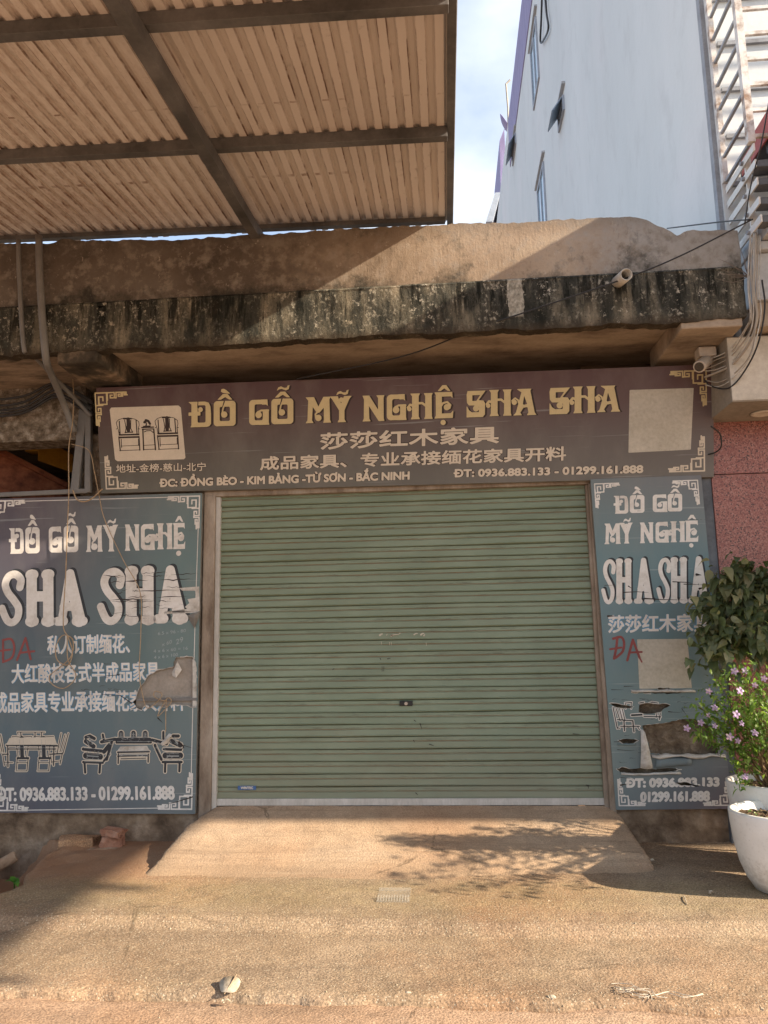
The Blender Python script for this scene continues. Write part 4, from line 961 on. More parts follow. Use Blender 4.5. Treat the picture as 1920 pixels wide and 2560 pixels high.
sofa = [([(900,890),(1150,890)],.040),([(895,910),(1160,910)],.020),([(930,840),(930,870)],.05),([(1025,840),(1025,870)],.05),([(1115,840),(1115,870)],.05),([(790,850),(800,900)],.022),([(780,905),(885,885)],.030),([(860,900),(820,1040)],.026),
        ([(660,870),(690,860),(725,880)],.030),([(660,900),(720,940)],.040),([(640,960),(780,975)],.030),([(660,1010),(770,1020)],.055),([(640,1060),(790,1065)],.022),([(650,1070),(655,1140)],.022),([(770,1070),(765,1140)],.022),([(800,980),(840,930)],.040),([(800,1050),(840,1000)],.022),
        ([(905,985),(1145,980)],.016),([(905,1015),(1140,1010)],.012),([(910,1000),(908,1070)],.014),([(1140,1000),(1138,1060)],.014),([(930,1035),(1120,1030)],.008),
        ([(1255,830),(1255,880)],.022),([(1170,890),(1280,920)],.028),([(1190,930),(1240,1040)],.026),([(1330,860),(1370,860)],.030),([(1320,900),(1385,930)],.045),([(1260,960),(1390,965)],.026),([(1270,1010),(1385,1010)],.055),([(1250,1060),(1395,1060)],.022),([(1270,1070),(1268,1135)],.022),([(1380,1070),(1378,1130)],.022)]
DET = {'sofa_set': [([(905,872),(1150,872)],.004),([(900,902),(1160,902)],.004)]+[([(x-14,828),(x-14,866),(x+14,866),(x+14,828)],.004) for x in (930,1025,1115)]+[([(x,836),(x,862)],.010) for x in (930,1025,1115)]+
  [([(645,950),(780,962)],.005),([(660,995),(770,1003)],.004),([(672,1012),(755,1018)],.012),([(655,1035),(780,1042)],.004),([(650,1056),(785,1058)],.004),([(690,875),(712,920)],.010),([(668,895),(690,945)],.006),([(785,880),(880,872)],.004),([(800,900),(870,892)],.004),([(880,910),(835,1015)],.005),
   ([(905,978),(1145,974)],.004),([(915,1008),(1130,1003)],.006),([(1180,905),(1280,940)],.004),([(1200,935),(1248,1030)],.005),([(1335,875),(1365,920)],.012),([(1305,890),(1330,945)],.005),([(1262,950),(1392,955)],.005),([(1280,995),(1375,995)],.004),([(1285,1014),(1372,1014)],.012),([(1262,1050),(1392,1050)],.004)],
 'dining_set': [([(60,950),(430,950)],.003),([(150,885),(154,1010)],.004),([(180,885),(186,1010)],.003),([(320,885),(324,1010)],.004),([(350,885),(352,1010)],.003)]}
rr = random.Random(12)
for x0, x1, y0, y1, n_ in ((905,1150,835,905,26),(655,775,965,1050,16),(1262,1390,965,1050,16),(650,725,860,935,10),(1320,1388,860,940,10),(915,1140,1005,1020,12),(790,870,880,930,8),(1180,1270,890,980,10)):
    for _ in range(n_):
        x, y = rr.uniform(x0, x1), rr.uniform(y0, y1); DET['sofa_set'].append(([(x, y), (x+rr.uniform(-12, 12), y+rr.uniform(-7, 7)), (x+rr.uniform(-16, 16), y+rr.uniform(-5, 5))], rr.uniform(.002, .0045)))
for L, nm in ((dining, 'dining_set'), (sofa, 'sofa_set')):
    s = Sheet(); strokes(s, LS, p_(L), grow=.007, h=.0035); o = s.build('printed_'+nm, M_CREAMINK, LS, 1, lsg)
    s = Sheet(); strokes(s, LS, p_(L), h=.003); s.build('print_ink', M_DARKINK, LS, 2, o)
    s = Sheet(); strokes(s, LS, p_(DET[nm]), h=.0022); s.build('print_highlights', M_GREYINK, LS, 3, o)
table = [c_(*a) for a in ((75,875),(420,868),(440,925),(48,928))]
s = Sheet(); tb_ = [LS.uv(*a) for a in table]; s.field(lambda X, Y: d_poly(X, Y, tb_), (*np.min(tb_, 0)-.01, *np.max(tb_, 0)+.01), .005); s.build('printed_tabletop', M_CREAMINK, LS, 3, lsg)
tb2 = [LS.uv(*c_(*a)) for a in ((925,940),(1130,935),(1150,970),(900,976))]
s = Sheet(); s.field(lambda X, Y: d_poly(X, Y, tb2), (*np.min(tb2, 0)-.01, *np.max(tb2, 0)+.01), .005); s.build('printed_tabletop', M_PAPERTORN, LS, 3, lsg)
# what shows through the tear: batten, loose scrap
a0, b0 = LS.uv(*c_(1030, 655)), LS.uv(*c_(1515, 245))
m = MB(); m.hexa([LS.P(a0[0],a0[1],-.036),LS.P(b0[0],a0[1],-.036),LS.P(b0[0],a0[1],-.030),LS.P(a0[0],a0[1],-.030)], [LS.P(a0[0],b0[1],-.036),LS.P(b0[0],b0[1],-.036),LS.P(b0[0],b0[1],-.030),LS.P(a0[0],b0[1],-.030)]); m.build('backing_board', M_BOARD, lsg)
a = LS.uv(*c_(1045, 582)); b = LS.uv(*c_(1512, 578))
MB().bar(LS.P(*a, -.012), LS.P(*b, -.012), .022, .02, LS.en).build('cross_batten', M_GREYPIPE, lsg)
a = LS.uv(*c_(1494, 270)); b = LS.uv(*c_(1494, 640))
MB().bar(LS.P(*a, -.014), LS.P(*b, -.014), .035, .02, LS.en).build('upright_batten', M_PVC, lsg)
def scrap(sign, pts, curl, mat, parent, name):
    uv = [sign.uv(*p) for p in pts]; c = np.mean(uv, 0); m = MB()
    vs = [sign.P(*p, curl*(.3+.7*math.sin(i*1.9)**2)) for i, p in enumerate(uv)]+[sign.P(*c, curl*1.6)]
    n = len(uv); m.add(vs, [(i, (i+1) % n, n) for i in range(n)]); return m.build(name, mat, parent, solid=.002)
scrap(LS, [c_(*p) for p in ((1365,285),(1350,330),(1325,370),(1330,400),(1360,410),(1398,352))], .02, M_PAPERTORN, lsg, 'torn_flap')
scrap(LS, [c_(*p) for p in ((1300,840),(1330,845),(1290,915),(1250,935),(1240,915))], .02, M_PAPERTORN, lsg, 'torn_flap')
scrap(LS, [(x/3.072, 1200+y/3.072) for x, y in ((1440,1040),(1500,1020),(1535,1010),(1530,1060),(1497,1138),(1465,1090))], .015, M_SIGNFRAME, lsg, 'torn_flap')

# --- right sign
RSG = Sign((1.525, -.09, 2.496), (2.388, -.09, 2.497), (1.572, -.05, -.030))
r1 = lambda x, y: (1460+x/3.607, 1180+y/3.607); r2 = lambda x, y: (1460+x/3.607, 1580+y/3.607)
# this board stands a little askew, so its right edge follows its own line
rb_ = RSG.uv(1830, 2022); rt_ = RSG.uv(1753, 1188); lb_ = RSG.uv(1540, 2025); ltp_ = RSG.uv(1476, 1198)
RQ = [lb_, rb_, rt_, ltp_]
for pl in (((230,640),(310,648),(380,662),(450,668),(400,688),(320,682),(260,662)), ((500,655),(560,640),(640,650),(680,652),(740,645),(778,660),(720,690),(690,725),(560,738),(492,722)),
           ((520,842),(620,832),(740,818),(850,790),(1000,782),(1110,840),(1195,850),(1225,1098),(900,1108),(600,1095),(585,1000),(560,940)),
           ((305,975),(380,962),(490,975),(440,1008),(350,1006)), ((288,1232),(340,1215),(430,1235),(520,1228),(640,1240),(760,1225),(880,1240),(700,1272),(500,1276),(330,1266)),
           ((815,1355),(900,1352),(960,1368),(1090,1392),(1000,1394),(860,1376)), ((660,505),(770,500),(775,518),(670,520)), ((430,545),(660,540),(880,540),(880,550),(700,556))):
    RSG.hole([r2(*p) for p in pl], .003)
rsg = thing('right_signboard', tuple(RSG.P(RSG.W/2, 0)), 'tall narrow teal signboard with ripped lower half right of the shutter', 'sign')
s = Sheet(); s.field(RSG.cut(lambda X, Y: d_poly(X, Y, RQ)), (*np.min(RQ, 0)-.01, *np.max(RQ, 0)+.01), .008); s.build('panel', M_RSIGN, RSG, 0, rsg, .004)
m = MB()
for a, b in zip(RQ, RQ[1:]+RQ[:1]):
    c = np.mean(RQ, 0); a = a+(c-a)*.03; b = b+(c-b)*.03; m.bar(RSG.P(*a, -.025), RSG.P(*b, -.025), .03, .036, RSG.en)
m.build('frame', M_SIGNFRAME, rsg)
s = Sheet()
for ch, a, b, t, y in (('D',268,398,217,376),('O^`',413,545,210,370),('G',620,752,205,362),('O^~',755,885,197,357),('M',185,330,467,650),('Y-~',320,438,460,645),('N',505,625,457,641),('G',645,765,452,637),('H',760,910,447,633),('E^.',913,1030,440,630)):
    glyph(s, RSG, fix(ch), *[r1(a, 0)[0], r1(b, 0)[0]], r1(0, t)[1], r1(0, y)[1], slope=-.02)
s.build('title_lettering', M_WHITEINK, RSG, 1, rsg)
big = (('s',165,288,780,1202),('h',280,437,776,1197),('a',453,622,768,1195),('s',662,787,766,1194),('h',773,937,764,1192),('a',943,1125,755,1190))
for nm, mt, of, ly in (('big_name_shadow', M_DARKINK, (.014, .012), 1), ('big_name_lettering', M_WHITEINK, (0, 0), 2)):
    s = Sheet()
    for c, a, b, t, y in big: glyph(s, RSG, [c], r1(a, 0)[0], r1(b, 0)[0], r1(0, t)[1], r1(0, y)[1], off=of, slope=-.01, h=.004)
    s.build(nm, mt, RSG, ly, rsg)
for t, lb, rb, ltp, bo, cap in (('莎莎红木家具',(1519.6,1583),(1777,1579),(1519.6,1537.6),.0036,0), ('ĐT: 0936.883.133',(1563,1969.5),(1799,1966.5),(1563,1946),.0056,1), ('01299.161.888',(1600,2005.5),(1775,2003),(1600,1979.5),.0056,1)):
    if not cap:
        s = Sheet(); text(s, RSG, t, lb, rb, ltp, bo+.0035, cap=cap, h=.0035); s.build('text_outline', M_BLUEINK, RSG, 1, rsg)
    s = Sheet(); text(s, RSG, t, lb, rb, ltp, bo, cap=cap, h=.003); s.build('text_line', M_WHITEINK, RSG, 2, rsg)
s = Sheet()
for x, y, sx, sy in ((*r1(95,108),1,-1),(*r1(1023,74),-1,-1),(*r2(318,1565),1,1),(*r2(1320,1562),-1,1)):
    s = Sheet(); fret(s, RSG, RSG.uv(x, y), .19, sx, sy, .009); s.build('corner_fret', M_WHITEINK, RSG, 1, rsg)
s = Sheet()
strokes(s, RSG, [([r2(*a) for a in k[0]], k[1]) for k in (([(300,50),(290,150),(270,240)],.018),(catmull([(262,60),(330,45),(360,90),(350,170),(300,220),(270,240)]),.018),([(235,155),(335,140)],.015),([(390,255),(440,70),(500,230)],.018),([(410,185),(520,180)],.015),([(500,230),(520,270)],.012))], h=.004)
s.build('spray_mark', M_REDMARK, RSG, 3, rsg)
qc2 = [RSG.uv(*r2(*p)) for p in ((478,66),(932,62),(972,505),(500,512))]
s = Sheet(); s.field(RSG.cut(lambda X, Y: d_poly(X, Y, qc2)), (*np.min(qc2, 0)-.01, *np.max(qc2, 0)+.01), .006); s.build('blank_card', M_BLANK, RSG, 1, rsg)
chair_r = [([(262,680),(300,870)],.007),([(290,690),(325,800)],.006),([(320,690),(345,790)],.006),([(345,695),(370,800)],.006),([(370,640),(430,635)],.006),([(375,650),(375,690)],.006),([(425,640),(425,690)],.006),([(300,790),(440,800)],.008),([(360,800),(365,890)],.009),([(440,800),(450,900)],.009),([(300,860),(320,870)],.006),([(330,850),(500,850)],.007),([(430,750),(520,745)],.014),([(690,705),(680,790)],.007),([(660,715),(650,770)],.006),([(540,760),(690,765)],.008),([(590,640),(610,640)],.006),([(500,640),(540,632)],.006),([(610,632),(665,640)],.006),([(480,850),(500,880)],.006)]
s = Sheet(); strokes(s, RSG, [([r2(*a) for a in k[0]], k[1]) for k in chair_r], grow=.006, h=.0035); o = s.build('printed_dining_set', M_WHITEINK, RSG, 1, rsg)
s = Sheet(); strokes(s, RSG, [([r2(*a) for a in k[0]], k[1]) for k in chair_r], h=.003); s.build('print_ink', M_DARKINK, RSG, 2, o)
s = Sheet(); rr = random.Random(9)
for pts, wd in (([(360,1085),(480,1080),(610,1090)],.008),([(545,1140),(700,1150),(960,1155)],.010),([(185,1022),(300,1020)],.004),([(800,990),(930,995),(990,1010)],.008),([(900,1012),(1080,1015)],.006),([(1015,925),(1060,930)],.02),([(1040,1052),(1085,1040)],.016),([(400,1030),(430,1050)],.010),([(950,425),(1110,432)],.003),([(215,1300),(290,1298)],.014),([(480,352),(545,350)],.003)):
    strokes(s, RSG, [([r1(*p) for p in pts], wd, .001)], h=.0022)
for pts, wd in (([(245,520),(360,520)],.004),([(360,490),(475,488)],.005),([(760,720),(850,725),(930,715)],.004),([(270,990),(500,985)],.004),([(300,1060),(420,1070),(500,1060)],.004),([(1160,680),(1215,665)],.02),([(330,1310),(480,1330)],.004),([(880,690),(930,760)],.004),([(330,1380),(390,1370)],.012),([(500,600),(620,610)],.003)):
    strokes(s, RSG, [([r2(*p) for p in pts], wd, .001)], h=.0022)
for i in range(26):
    x = rr.uniform(250, 900); y = rr.uniform(540, 1350); pts = [r2(x+k*18, y+rr.uniform(-5, 5)) for k in range(5)]
    strokes(s, RSG, [(pts, .0028, .001)], h=.0022)
s.build('vinyl_splits', M_BROWNINK, RSG, 4, rsg)
def curled(sign, top, bot, curl, mat, parent):      # a strip of vinyl bent outward
    m = MB(); n = len(top)
    for r in range(6):
        t = r/5
        for a, b in zip(top, bot):
            u = sign.uv(*(np.array(a)*(1-t)+np.array(b)*t)); m.v.append(tuple(sign.P(*u, .003+curl*math.sin(t*2.4)+.006*math.sin(u[0]*60))))
    for r in range(5):
        for i in range(n-1): a = r*n+i; m.f.append((a, a+1, a+n+1, a+n))
    return m.build('torn_flap', mat, parent, smooth=True, solid=.002)
def rims(sign, parent):
    s = Sheet(); rr = random.Random(2)
    for q_ in sign.rims:
        L = list(q_)+[q_[0]]; A = np.array(L)
        for i in range(0, len(L)-1, 6):
            if rr.random() < .35: continue
            seg = [p+np.array([rr.uniform(-.003,.003), rr.uniform(-.003,.003)]) for p in L[i:i+7]]
            if len(seg) < 2: continue
            w0 = rr.uniform(.003, .012); B = np.array(seg); f = lambda X, Y, seg=seg, w0=w0: d_stroke(X, Y, seg, w0, .003)
            s.field(sign.cut(f), (B[:,0].min()-.02, B[:,1].min()-.02, B[:,0].max()+.02, B[:,1].max()+.02), .0022)
    s.build('torn_edge', M_PAPERTORN, sign, 5, parent)
rims(LS, lsg); rims(RSG, rsg)
curled(RSG, [r2(508,870), r2(528,880), r2(548,905)], [r2(503,1222), r2(560,1232), r2(615,1225)], .03, M_PAPERTORN, rsg)
curled(RSG, [r2(600+i*67, 1100+8*math.sin(i*2.2)) for i in range(11)], [r2(610+i*66, 1130+14*math.sin(i*1.3)) for i in range(11)], .022, M_PAPERTORN, rsg)
curled(RSG, [r2(650+i*52, 1128) for i in range(7)], [r2(640+i*54, 1225-5*i) for i in range(7)], .018, M_RSIGN, rsg)
curled(RSG, [r2(420+i*58, 520+4*math.sin(i*2)) for i in range(11)], [r2(430+i*57, 542) for i in range(11)], .014, M_PAPERTORN, rsg)
curled(RSG, [r2(300+i*28, 1005+3*math.sin(i)) for i in range(7)], [r2(310+i*25, 1018) for i in range(7)], .014, M_RSIGN, rsg)
curled(RSG, [r2(330+i*60, 1266+6*math.sin(i*.6)) for i in range(10)], [r2(335+i*60, 1284+5*math.sin(i*.6)) for i in range(10)], .014, M_PAPERTORN, rsg)
a = RSG.uv(*r2(1215, 850)); b = RSG.uv(*r2(1240, 1098))
MB().bar(RSG.P(*a, -.02), RSG.P(*b, -.02), .03, .02, RSG.en).build('upright_batten', M_PVC, rsg)
a = RSG.uv(*r2(600, 1150)); b = RSG.uv(*r2(1270, 1140))
MB().bar(RSG.P(*a, -.03), RSG.P(*b, -.03), .035, .02, RSG.en).build('cross_batten', M_PVC, rsg)

# --- small things on the shutter
SHP = Plane(.004)
SHP.uv = lambda x, y: (lambda p: np.array([p[0], p[2]]))(atY(x, y, .004)); SHP.cut = lambda f: f
q2_ = lambda x, y: (520+x/1.6265, 1200+y/1.6265)
a, b = SHP.uv(*q2_(121, 1260)), SHP.uv(*q2_(196, 1243))
s = Sheet(); s.field(lambda X, Y: d_box(X, Y, a[0], a[1], b[0], b[1]), (a[0]-.01, a[1]-.01, b[0]+.01, b[1]+.01), .004); st_ = s.build('sticker', M_BLUESTICK, SHP, 3, shutter)
s = Sheet(); text(s, SHP, 'WINTEC', q2_(133, 1257), q2_(184, 1257), q2_(133, 1246), .0015, h=.0018, cap=True); s.build('sticker_lettering', M_PAPERTORN, SHP, 4, st_)
s = Sheet(); rr = random.Random(3)
for x, y, L, wd in ((704,628,10,.016),(760,630,32,.010),(748,632,6,.012),(845,626,14,.010),(872,626,12,.014),(880,630,4,.012),(728,628,3,.006),(780,625,10,.006)):
    strokes(s, SHP, [([q2_(x-L/2, y+3), q2_(x, y-rr.uniform(0, 3)), q2_(x+L/2, y-2)], wd, wd*.5)], h=.0025)
for x, y in ((705,664),(738,666),(745,666),(887,668)): strokes(s, SHP, [([q2_(x, y-6), q2_(x+1, y+6)], .004, .002)], h=.002)
s.build('paper_residue', M_STRING, SHP, 3, shutter)
s = Sheet()
for x, y in ((708,768),(715,768)): strokes(s, SHP, [([q2_(x, y-10), q2_(x, y+10)], .004)], h=.002)
for pts in ([(838,976),(846,982)],[(862,990),(870,1012)],[(900,1074),(918,1080)],[(836,1058),(840,1066)],[(700,725),(704,732)],[(730,727),(742,725)],[(1484,1032),(1510,1034)],[(845,1272),(853,1280)],[(1538,1240),(1556,1244)],[(1545,1244),(1547,1254)],[(508,770),(514,766)]):
    strokes(s, SHP, [([q2_(*p) for p in pts], .007, .003)], h=.002)
s.build('scuff_marks', M_BLACK, SHP, 3, shutter)

# ================================================================== TALL HOUSE NEXT DOOR
XW = 2.62
th = thing('tall_house', (XW, -.42, -.3), 'tall narrow white house with red granite ground floor and long blank side wall', 'house')
MB().box(XW, 9, -.42, 25, 3.40, 16.5).build('wall', M_TALL, th)
MB().box(2.475, 9, -.04, .4, -.3, 2.50).build('granite_wall', M_GRANITE, th)
MB().box(2.475, 9, -.05, .4, 2.506, 2.93).build('granite_wall', M_GRANITE, th)
MB().box(2.395, 2.472, -.03, .3, -.3, 2.93).build('granite_edge', M_DARKSTEEL, th)
MB().box(2.470, 9, -.612, -.04, 2.925, 3.42).build('fascia_box', M_CREAMSHADE, th, bevel=.004)
fb = MB().box(2.474, 9, -.618, -.613, 2.935, 3.41).build('fascia_front', M_CREAM, th)
p = atZ(1899, 1033, 2.92); MB().lathe([(.0, .0), (.075, .0), (.085, -.008), (.070, -.016), (.055, -.006), (.0, -.004)], (p[0]+.02, p[1], 2.924), 28).build('downlight', M_CREAM, th, smooth=True)
MB().box(2.66, 9, -.74, -.42, 3.44, 3.62).build('balcony_soffit', M_SOFFIT, th)
bl = MB().box(2.645, 9, -.78, -.42, 3.625, 3.98).build('balcony_edge', M_GREYPAINT, th, bevel=.006)
MB().box(2.632, 9, -.83, -.42, 3.985, 4.05).build('balcony_ledge', M_GREYPAINT, th, bevel=.008)
MB().hexa([(2.70,-.95,4.06),(9,-.95,4.06),(9,-.42,4.06),(2.70,-.42,4.06)], [(2.70,-.86,4.18),(9,-.86,4.18),(9,-.42,4.18),(2.70,-.42,4.18)]).build('balcony_ledge', M_GREYPAINT, th, bevel=.006)
MB().box(2.585, 2.66, -.40, -.33, 3.5, 16.4).build('downpipe', M_CAGE2, th)
# windows in the side wall: quads measured on the wall plane
def side_window(tr, br, bl_, tl_, split=True, hung=False):
    a = [atX(*q_, XW) for q_ in (tr, br, bl_, tl_)]
    y0 = (a[0][1]+a[1][1])/2; y1 = (a[2][1]+a[3][1])/2; z1 = (a[0][2]+a[3][2])/2; z0 = (a[1][2]+a[2][2])/2
    m = MB(); t = .07; x0, x1 = XW-.035, XW+.02
    m.box(x0, x1, y0, y0+t, z0, z1); m.box(x0, x1, y1-t, y1, z0, z1); m.box(x0+.002, x1, y0+t, y1-t, z1-t, z1); m.box(x0+.002, x1, y0+t, y1-t, z0, z0+t)
    if split: ym = (y0+y1)/2; m.box(x0+.004, x1, ym-.04, ym+.04, z0+t, z1-t)
    w_ = m.build('window', M_FRAME, th)
    MB().box(XW-.012, XW-.004, y0+t, y1-t, z0+t, z1-t).build('pane', M_GLASS, w_)
    MB().box(XW-.06, XW, y0-.15, y1+.15, z1+.10, z1+.14).build('drip_ledge', M_GREYPAINT, w_)
    if hung:
        MB().hexa([(XW-.03,y0+.03,z1-.02),(XW-.05,y0+.03,z1-.02),(XW-.05,y1-.03,z1-.02),(XW-.03,y1-.03,z1-.02)],
                  [(XW-.20,y0+.03,z0+.02),(XW-.22,y0+.03,z0+.02),(XW-.22,y1-.03,z0+.02),(XW-.20,y1-.03,z0+.02)]).build('open_sash', M_SASH, w_)
side_window((1341,36), (1350,198), (1335,276), (1329,130))
side_window((1360,410), (1372,600), (1355,640), (1344,478))
side_window((1410,240), (1414,285), (1398,322), (1398,292), False, True)
side_window((1289,340), (1293,372), (1280,412), (1284,372), False, True)
MB().box(XW-.02, XW+.01, 8.9, 15, 14.95, 16.4).build('purple_cladding', M_PURPLE, th)
# steel cage on the front corner
YA, YB = -.47, -.98
zs = [atX(1757+43*(v/437), v, XW)[2] for v in (20, 70, 122, 175, 230, 282, 335, 392)]
cage = MB().box(XW-.012, XW+.028, YA-.02, YA+.02, atX(1803, 470, XW)[2], 7.2).build('balcony_cage', M_CAGE, th); cage['label'] = 'rust-spotted white steel bar cage on the house corner'
MB().box(XW-.016, XW+.034, YB-.025, YB+.025, 4.72, 7.2).build('post', M_CAGE, cage)
z = 4.74; k = 0
while z < 7.2:
    MB().bar((XW+.012, YA-.02, z), (XW+.012, YB+.024, z), .022, .022).build('side_bar', M_CAGE2, cage)
    MB().box(XW+.035, 7, YB-.012, YB+.012, z+.02, z+.046).build('front_bar', M_CAGE, cage)
    if k % 2 == 0: MB().box(XW+.06, 7, -.45, -.424, z-.02, z+.014).build('wall_bar', M_CAGE2, cage)
    z += .205; k += 1
rack = MB().box(XW+.03, XW+.075, -.80, -.78, 4.02, 4.72).build('sunshade_rack', M_WHITE, th)
for i, (p1, p2) in enumerate((((1803,465),(1868,372)), ((1806,505),(1868,412)), ((1815,550),(1874,457)), ((1826,578),(1876,505)), ((1845,602),(1879,550)))):
    zf = atY(*p2, -.98)[2]
    MB().bar((XW+.02, -.45, zf), (XW+.02, -1.0, zf), .012, .055).build('arm', M_WHITE, rack)
    if i: MB().box(XW+.03, 7, -1.0, -.90, zf-.03, zf+.02).build('louvre', M_DARKSTEEL, rack)  # underside shade put into the colour of the front beams
    MB().tube([(XW+.012, -.80, zf), (XW-.006, -.80, zf)], .016, 10).build('bolt', M_CAGE2, rack)

ra = thing('red_awning', (5, -.45, 4.78), 'long dark awning with faded red edge projecting from the white house, its unseen reach added for shade', 'awning')
ZR = 4.79; YFR = -2.83
MB().box(2.76, 7.82, -5.6, -.44, ZR, ZR+.05).build('deck', M_DARKSTEEL, ra)  # outer reach is unseen, added to shade the ground at left
MB().box(7.82, 14.5, YFR, -.44, ZR, ZR+.05).build('deck', M_DARKSTEEL, ra)  # unseen shallower run, sized so its shade covers the shopfront
MB().box(2.745, 2.758, -5.62, -.50, ZR-.03, ZR+.15).build('red_edge', M_REDPAINT, ra)
MB().box(2.76, 7.83, -5.635, -5.602, ZR-.05, ZR+.14).build('red_edge', M_REDPAINT, ra)
for y in (-.9, -1.8, -2.7, -3.8, -5): MB().box(2.78, 8.0, y-.03, y+.03, ZR-.09, ZR-.002).build('joist', M_DARKSTEEL, ra)
for x, y in ((8.0, -5.5), (14.4, -2.75)): MB().box(x-.04, x+.04, y-.04, y+.04, -.42, ZR-.09).build('post', M_DARKSTEEL, ra)

# beyond: purple sheet shed, dish, conduit on the house edge
sd = thing('sheet_metal_shed', (1.9, 22, 8), 'purple corrugated sheet lean-to at the far end of the white house', 'shed')
a1 = atY(1234, 560, 21.5); b1 = atY(1262, 560, 21.5); t1 = atY(1257, 357, 21.5)
MB().hexa([(a1[0],21.5,3),(b1[0]+.15,21.5,3),(b1[0]+.15,25,3),(a1[0],25,3)], [(t1[0]-.12,21.5,t1[2]+.1),(b1[0]+.15,21.5,t1[2]+.6),(b1[0]+.15,25,t1[2]+.6),(t1[0]-.12,25,t1[2]+.1)]).build('wall', M_PURPLE, sd)
MB().hexa([(a1[0]-.3,21.3,a1[2]),(a1[0]-.05,21.3,a1[2]),(a1[0]-.05,25,a1[2]),(a1[0]-.3,25,a1[2])], [(t1[0]-.4,21.3,t1[2]-2.2),(t1[0]-.2,21.3,t1[2]-2.2),(t1[0]-.2,25,t1[2]-2.2),(t1[0]-.4,25,t1[2]-2.2)]).build('gutter', M_FRAME, sd)
dc = atY(1262, 322, 20.8)
m = MB(); R_ = .52
m.lathe([(0, .0)]+[(R_*t, .16*t*t) for t in (.25,.5,.75,1)], (0, 0, 0), 28)
rot = Matrix.Rotation(math.radians(60), 3, 'Y') @ Matrix.Rotation(math.radians(20), 3, 'X')
m.v = [tuple(np.array(rot @ Vector(v))+dc) for v in m.v]
dish = thing('satellite_dish', tuple(dc), 'grey satellite dish on the edge of the white house above the purple lean-to', 'satellite dish')
m.build('reflector', M_PURPLE, dish, smooth=True, solid=.02)
MB().tube([dc, dc+np.array([.5, .1, -.2])], .04).build('bracket', M_FRAME, dish)
pts = [atY(x, y, 19) for x, y in ((1279, 560), (1272, 420), (1270, 270), (1265, 210), (1275, 200))]
tag(MB().tube(pts, .035, 6).build('conduit', M_CABLE, loc=tuple(pts[0])), 'thin grey conduit running up the far edge of the white house wall', 'pipe')
pts = catmull([atX(x, y, XW-.05) for x, y in ((1356, -40), (1353, 50), (1351, 104), (1360, 98), (1371, 70), (1366, 30), (1362, -40))], 5)
tag(MB().tube(pts, .02, 6).build('hanging_cable', M_CABLE2, loc=tuple(pts[0])), 'dark cable loop hanging down the upper side wall of the white house', 'cable')

# ================================================================== PIPES, WIRES, CAMERA
pb = [atY(97, 596, -.84), atY(100, 700, -.84), atY(113, 880, -.84), atY(126, 930, -.62), atY(160, 1010, -.20), atY(186, 1080, -.10)]
pb[0][2] += .02
dp = MB().tube(catmull(pb, 5), .027, 12); 
tag(dp.build('drain_pipe', M_GREYPIPE, loc=tuple(pb[-1]), smooth=True), 'thick grey drain pipe bending from awning gutter in under the canopy', 'pipe')
pa = [atY(46, 600, -.84), atY(49, 700, -.83), atY(60, 868, -.82), atY(80, 885, -.7), atY(190, 1000, -.14), atY(228, 1040, -.10)]
tag(MB().tube(catmull(pa, 5), .018, 10).build('drain_pipe', M_GREYPIPE, loc=tuple(pa[-1]), smooth=True), 'thinner grey pipe running down the parapet left of the thick drain pipe', 'pipe')
cb = thing('cable_bundle', (2.64, -.86, 3.5), 'bundle of grey cables hanging down the canopy end towards the security camera', 'cables')
base = [(1886,584,-.86),(1884,650,-.88),(1882,720,-.88),(1886,790,-.86),(1872,845,-.78),(1832,900,-.62),(1795,922,-.50),(1762,930,-.40)]
for i in range(7):
    o_ = (i-3)*4.0; r2_ = random.Random(i)
    pts = [atY(x+o_*(1 if k < 4 else .4)+r2_.uniform(-3, 3)+(6*math.sin(k*.8) if i == 6 else 0), y+(0 if k < 4 else o_*2.6)+r2_.uniform(-3, 3)+(14 if i > 4 and 3 < k < 7 else 0), d) for k, (x, y, d) in enumerate(base)]
    MB().tube(catmull(pts, 6), (.0095 if i == 4 else .0045), 7).build('cable', M_CABLE if i % 3 else M_PVC, cb, smooth=True)
pts = catmull([atY(1905, 700, -.86), atY(1912, 770, -.86), atY(1895, 860, -.8), atY(1860, 930, -.66), atY(1822, 970, -.60), atY(1780, 966, -.45), atY(1760, 950, -.40)], 6)
MB().tube(pts, .006, 7).build('cable', M_CABLE2, cb, smooth=True)
def wire(name, pts, r, mat, label, cat='wire', n=6, k=6, group=None):
    pts = [atY(*p) for p in pts]; return tag(MB().tube(catmull(pts, k), r, n).build(name, mat, loc=tuple(pts[0]), smooth=True), label, cat, group)
wire('overhead_wire', [(1882,548,-1.0),(1700,640,-.95),(1560,697,-.90),(1330,775,-.84),(1190,822,-.75),(1010,890,-.5),(740,948,-.30)], .0055, M_CABLE2, 'black wire strung diagonally across the mouldy canopy edge')
wire('overhead_wire', [(1876,549,-1.0),(1800,555,-.6),(1668,571,.4)], .006, M_CABLE2, 'short black wire leaving the white louvre rack above the parapet end')
wire('looped_cable', [(1778,1066,-.5),(1800,1085,-.35),(1803,1115,-.3),(1790,1130,-.2),(1768,1137,-.1)], .006, M_CABLE2, 'black cable loop beside the right end of the banner', 'cable')
wire('thin_cable', [(1925,240,-1.2),(1903,360,-1.2),(1885,430,-1.1),(1872,490,-1.05),(1862,560,-1.0)], .005, M_CABLE2, 'thin black cable dangling past the red awning edge', 'cable')
